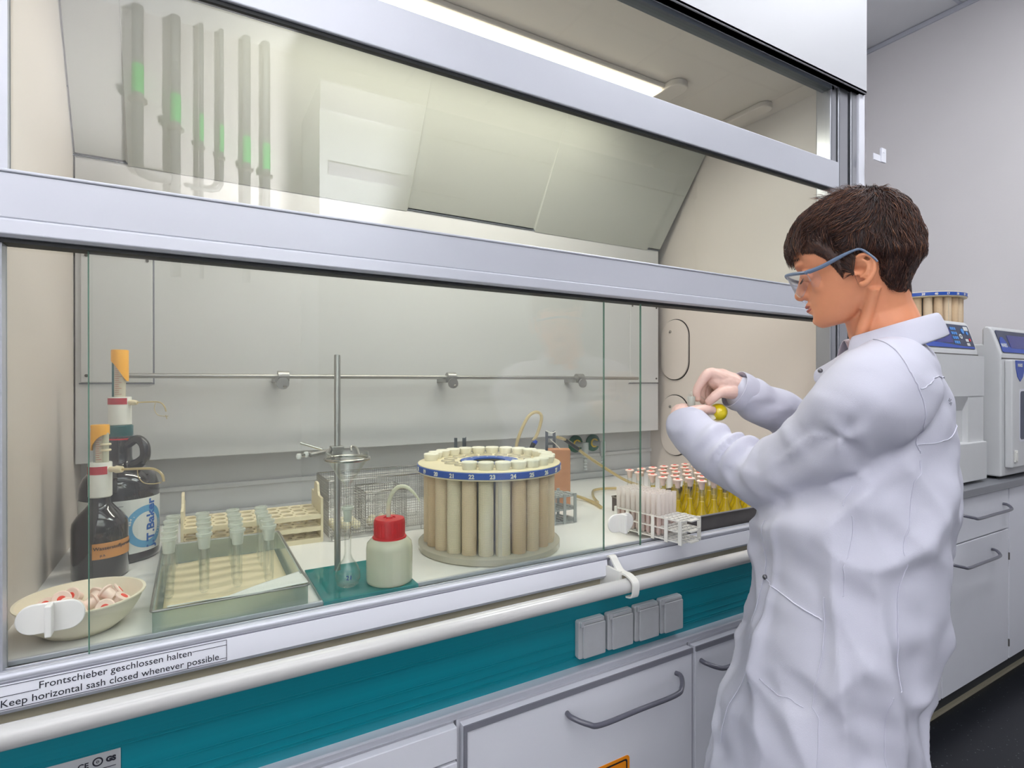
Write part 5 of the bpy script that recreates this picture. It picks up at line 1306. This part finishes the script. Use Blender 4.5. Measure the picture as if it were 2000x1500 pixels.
# lapel standing open at the chest
lpv = [(-0.0436, 0.0200, 1.3602), (-0.0679, 0.0300, 1.3399), (-0.0872, 0.0500, 1.3195), (-0.1052, 0.0600, 1.3100), (-0.1003, 0.0600, 1.2785), (-0.0996, 0.0350, 1.2902), (-0.0997, 0.0000, 1.3012), (-0.0840, -0.0200, 1.3209)]
lm = MB().add(lpv, [(0, 1, 6, 7), (1, 2, 5, 6), (2, 3, 4, 5)]).build('lapel', 'coat_cloth', co_); s_ = lm.modifiers.new('s', 'SOLIDIFY'); s_.thickness = .003; sb_ = lm.modifiers.new('u', 'SUBSURF'); sb_.levels = 2; sb_.render_levels = 2
m_ = MB(); ball(m_, Vector((-0.1015, 0.0350, 1.3075)), .0045, 8); m_.build('snap_button', 'metal_snap', co_, smooth=True)
# ---- gloves: palm, five fingers each
def glove(chains, name='glove'):
    m_ = MB()
    for c in chains: chain(m_, c, 5, 14)
    return finish(fuse(m_, .0016, 3, .5), name, 'glove_skin', person, lambda co, no: co+no*(nz(co, (120, 120, 60))*.0007)[:, None])
# right hand reaching over the flask mouth
glove([
 [((-0.1504, 0.2620, 1.2667), .026), ((-0.1715, 0.2560, 1.2750), .027), ((-0.1976, 0.2520, 1.2843), .026), ((-0.2157, 0.2500, 1.2913), .022)],
 [((-0.1721, 0.2720, 1.2843), .024), ((-0.2005, 0.2720, 1.2961), .022), ((-0.2161, 0.2680, 1.2984), .018)],
 [((-0.1644, 0.2620, 1.2773), .022), ((-0.2037, 0.2450, 1.2936), .017), ((-0.2356, 0.2400, 1.3062), .0125), ((-0.2529, 0.2400, 1.2889), .0105), ((-0.2627, 0.2450, 1.2681), .0092), ((-0.2599, 0.2500, 1.2495), .0080)],
 [((-0.1659, 0.2700, 1.2796), .020), ((-0.1996, 0.2620, 1.2948), .016), ((-0.2242, 0.2620, 1.3042), .0125), ((-0.2395, 0.2650, 1.2843), .0105), ((-0.2456, 0.2680, 1.2607), .0090), ((-0.2402, 0.2700, 1.2430), .0080)],
 [((-0.1642, 0.2800, 1.2795), .018), ((-0.1915, 0.2800, 1.2926), .015), ((-0.2110, 0.2820, 1.2974), .0120), ((-0.2230, 0.2850, 1.2771), .0100), ((-0.2258, 0.2840, 1.2569), .0088), ((-0.2205, 0.2820, 1.2426), .0078)],
 [((-0.1602, 0.2900, 1.2747), .016), ((-0.1818, 0.2960, 1.2843), .013), ((-0.1967, 0.2980, 1.2867), .0105), ((-0.2064, 0.2980, 1.2698), .0090), ((-0.2066, 0.2940, 1.2542), .0078)],
 [((-0.1701, 0.2480, 1.2646), .020), ((-0.1934, 0.2360, 1.2648), .0165), ((-0.2167, 0.2260, 1.2627), .0120), ((-0.2326, 0.2260, 1.2513), .0105), ((-0.2396, 0.2320, 1.2420), .0090)]])
# left hand under it, thumb along the flask neck
glove([
 [((-0.2994, 0.1950, 1.1867), .024), ((-0.3043, 0.2150, 1.2031), .024), ((-0.3016, 0.2350, 1.2155), .023), ((-0.2900, 0.2500, 1.2205), .018)],
 [((-0.2965, 0.2220, 1.1981), .023), ((-0.2847, 0.2450, 1.2103), .020), ((-0.2712, 0.2580, 1.2119), .015)],
 [((-0.2986, 0.2300, 1.2044), .018), ((-0.2947, 0.2500, 1.2216), .0125), ((-0.2708, 0.2700, 1.2253), .0105), ((-0.2450, 0.2800, 1.2201), .0092), ((-0.2291, 0.2780, 1.2143), .0080)],
 [((-0.2924, 0.2350, 1.1995), .018), ((-0.2816, 0.2620, 1.2116), .0125), ((-0.2562, 0.2820, 1.2129), .0105), ((-0.2351, 0.2880, 1.2077), .0092), ((-0.2236, 0.2800, 1.2082), .0080)],
 [((-0.2862, 0.2400, 1.1945), .017), ((-0.2679, 0.2680, 1.2019), .0120), ((-0.2460, 0.2840, 1.2008), .0100), ((-0.2286, 0.2860, 1.1995), .0088), ((-0.2220, 0.2780, 1.2024), .0078)],
 [((-0.2816, 0.2400, 1.1899), .015), ((-0.2585, 0.2680, 1.1925), .0105), ((-0.2409, 0.2780, 1.1917), .0090), ((-0.2298, 0.2760, 1.1942), .0078)],
 [((-0.3060, 0.2060, 1.1970), .020), ((-0.2926, 0.2060, 1.2149), .0165), ((-0.2715, 0.2120, 1.2247), .0115), ((-0.2488, 0.2220, 1.2253), .0105), ((-0.2327, 0.2320, 1.2237), .0090)]])
# ---- trousers and shoes below the coat
tz = MB()
for s in (-1, 1):
    bx, by = -.085+Tt[0][1]*s*.075, Tt[1][1]*s*.085
    chain(tz, [((bx, by, .88), .085), ((bx-.01, by+.005, .5), .070), ((bx+.01, by, .12), .065)])
finish(fuse(tz, .008, 4), 'trousers', 'trouser_cloth', person)
for s in (-1, 1):
    bx, by = -.085+Tt[0][1]*s*.075, Tt[1][1]*s*.085
    sh = MB(); fx, fy = Tt[0][0], Tt[1][0]
    chain(sh, [((bx-fx*.05, by-fy*.05, .042), .036), ((bx+fx*.06, by+fy*.06, .036), .034), ((bx+fx*.15, by+fy*.15, .028), .026)]); chain(sh, [((bx-fx*.03, by-fy*.03, .05), .036), ((bx, by, .11), .04)])
    def flat(co, no):
        co = co.copy(); co[:, 2] = np.maximum(co[:, 2], .003); return co
    finish(fuse(sh, .004, 4), 'shoe', 'white_plastic', person, flat)
# ---- held flask, stopper and tube (own things)
Rz = Matrix.Rotation(CA, 4, 'Z'); PM = Matrix.Translation((PX, PY, 0)) @ Rz
A_ = PM @ Vector((-0.2123, 0.2500, 1.2181)); B_ = PM @ Vector((-0.2696, 0.2520, 1.2611)); ax = (B_-A_).normalized(); Lh = (B_-A_).length
hf = empty('held_flask', 'small round flask of bright yellow liquid held in both gloved hands', 'flask', A_); hf.rotation_mode = 'QUATERNION'; hf.rotation_quaternion = ax.to_track_quat('Z', 'Y')
Rb = .0205
pr_ = [(Rb*math.sin(PI*k/14), -Rb*math.cos(PI*k/14)) for k in range(12)]+[(.0085, .0195), (.0068, .026), (.0066, Lh-.012), (.0088, Lh), (.0098, Lh+.001), (.0098, Lh+.004), (.0080, Lh+.004), (.0052, Lh-.012), (.0052, .026)]
MB().lathe(pr_, 30, cap=False).build('flask_body', 'clear_glass', hf, smooth=60)
mat('bright_yellow', (238, 214, 0), 0.3, noise=0.05, nscale=40)
MB().lathe([((Rb-.001)*math.sin(PI*k/14), -(Rb-.001)*math.cos(PI*k/14)) for k in range(12)]+[(.0070, .0185), (0, .020)], 28).build('liquid', 'bright_yellow', hf, smooth=60)
def stick(name, label, cat, pa, pb, prof, m, parts=()):
    a = PM @ Vector(pa); b = PM @ Vector(pb); q = (b-a).normalized().to_track_quat('Z', 'Y')
    o = MB().lathe(prof, 24, cap=False).build(name, m, None, smooth=50, loc=a); o.rotation_mode = 'QUATERNION'; o.rotation_quaternion = q
    return tag(o, label, cat)
stick('frosted_vial', 'short frosted vial pinched upright between the gloved fingers', 'vial', (-0.2783, 0.2360, 1.2281), (-0.2783, 0.2360, 1.2545), [(.0, 0), (.0075, 0), (.0085, .002), (.0085, .026), (.0075, .026), (.0070, .003), (0, .002)], 'frosted')
stick('white_stopper', 'white plastic stopper held below the thumb beside the yellow flask', 'stopper', (-0.2372, 0.2420, 1.2186), (-0.2298, 0.2400, 1.2014), [(0, 0), (.0078, 0), (.0088, .018), (.0085, .019), (0, .019)], 'cap_white')
# ================================================================ OPPOSITE SIDE OF THE ROOM (seen mirrored in the sash glass)
mat('opp_front', (150, 154, 158), 0.5, noise=0.05, nscale=4)
mat('pipe_steel', (150, 152, 156), 0.3, metal=0.5, noise=0.05)
op = empty('opposite_cabinet', 'tall grey cabinet with white header across the aisle, mirrored in the sash', 'cabinet', (2.1, -1.45, 0))
def opp(mb, n_, m_, **k):
    o = mb.build(n_, m_, op, **k); o.location = (-2.1, 1.45, 0); return o
opp(MB().box((.614, -1.74, .0), (3.6, -1.17, 2.80)), 'body', 'opp_front')
opp(MB().box((.614, -1.74, 2.80), (3.6, -1.15, 2.96)), 'header', 'cab_edge')
opp(MB().box((.66, -1.17, 2.45), (1.5, -1.16, 2.52)).box((.66, -1.17, 1.2), (3.5, -1.16, 1.26)), 'rail', 'cab_edge')
# wall pipes with green bands
def pipe(x, r, zb, zband, label, elbow=0):
    o = empty('wall_pipe', label, 'pipe', (x, -1.70, zb))
    pts = [(0, 0, ZC-zb-.002), (0, 0, .10)]
    if elbow: pts += [(0, 0, .05), (elbow*.02, 0, .012), (elbow*.06, 0, 0), (elbow*.16, 0, 0)]
    else: pts += [(0, 0, 0)]
    MB().tube(pts, r, 14).build('tube', 'pipe_steel', o, smooth=True)
    b = zband-zb
    MB().tube([(0, 0, b), (0, 0, b+.16)], r*1.06, 14).build('colour_band', 'green_pipe', o, smooth=True)
    MB().lathe([(r, -.02), (r*1.7, -.015), (r*1.7, .0), (r, .005)], 16, RT((0, 0, b-.03))).box((-.006, -.045, b-.045), (.006, 0, b-.03)).build('pipe_clip', 'steel', o, smooth=True)
for x, r, zb, zbd, lb_, el in ((-.26, .028, 2.45, 2.90, 'thick wall pipe with elbow, leftmost in the sash reflection', 1), (-.08, .026, 1.9, 2.78, 'thick straight wall pipe with green band, beside the leftmost elbow pipe', 0), (.05, .012, 1.9, 2.70, 'thin straight wall pipe with green band in the sash reflection', 0), (.155, .012, 2.42, 2.66, 'thin wall pipe with elbow in the sash reflection', -1), (.29, .022, 1.9, 2.62, 'wall pipe with bright green band ending at a round red valve', 0), (.40, .022, 2.32, 2.60, 'wall pipe with bright green band and elbow, rightmost in the reflection', -1)):
    pipe(x, r, zb, zbd, lb_, el)
v = empty('pipe_valve', 'round red and black valve wheel under the bright banded pipe', 'valve', (.29, -1.66, 2.05))
MB().lathe([(.05, 0), (.05, .02), (.038, .024), (0, .024)], 28, RT((0, 0, 0), -PI/2)).build('wheel', 'black_plastic', v, smooth=True)
MB().lathe([(.05, .0), (.056, .004), (.056, .016), (.05, .020)], 28, RT((0, 0, 0), -PI/2), cap=False).build('wheel_rim', 'red_plastic', v, smooth=True)
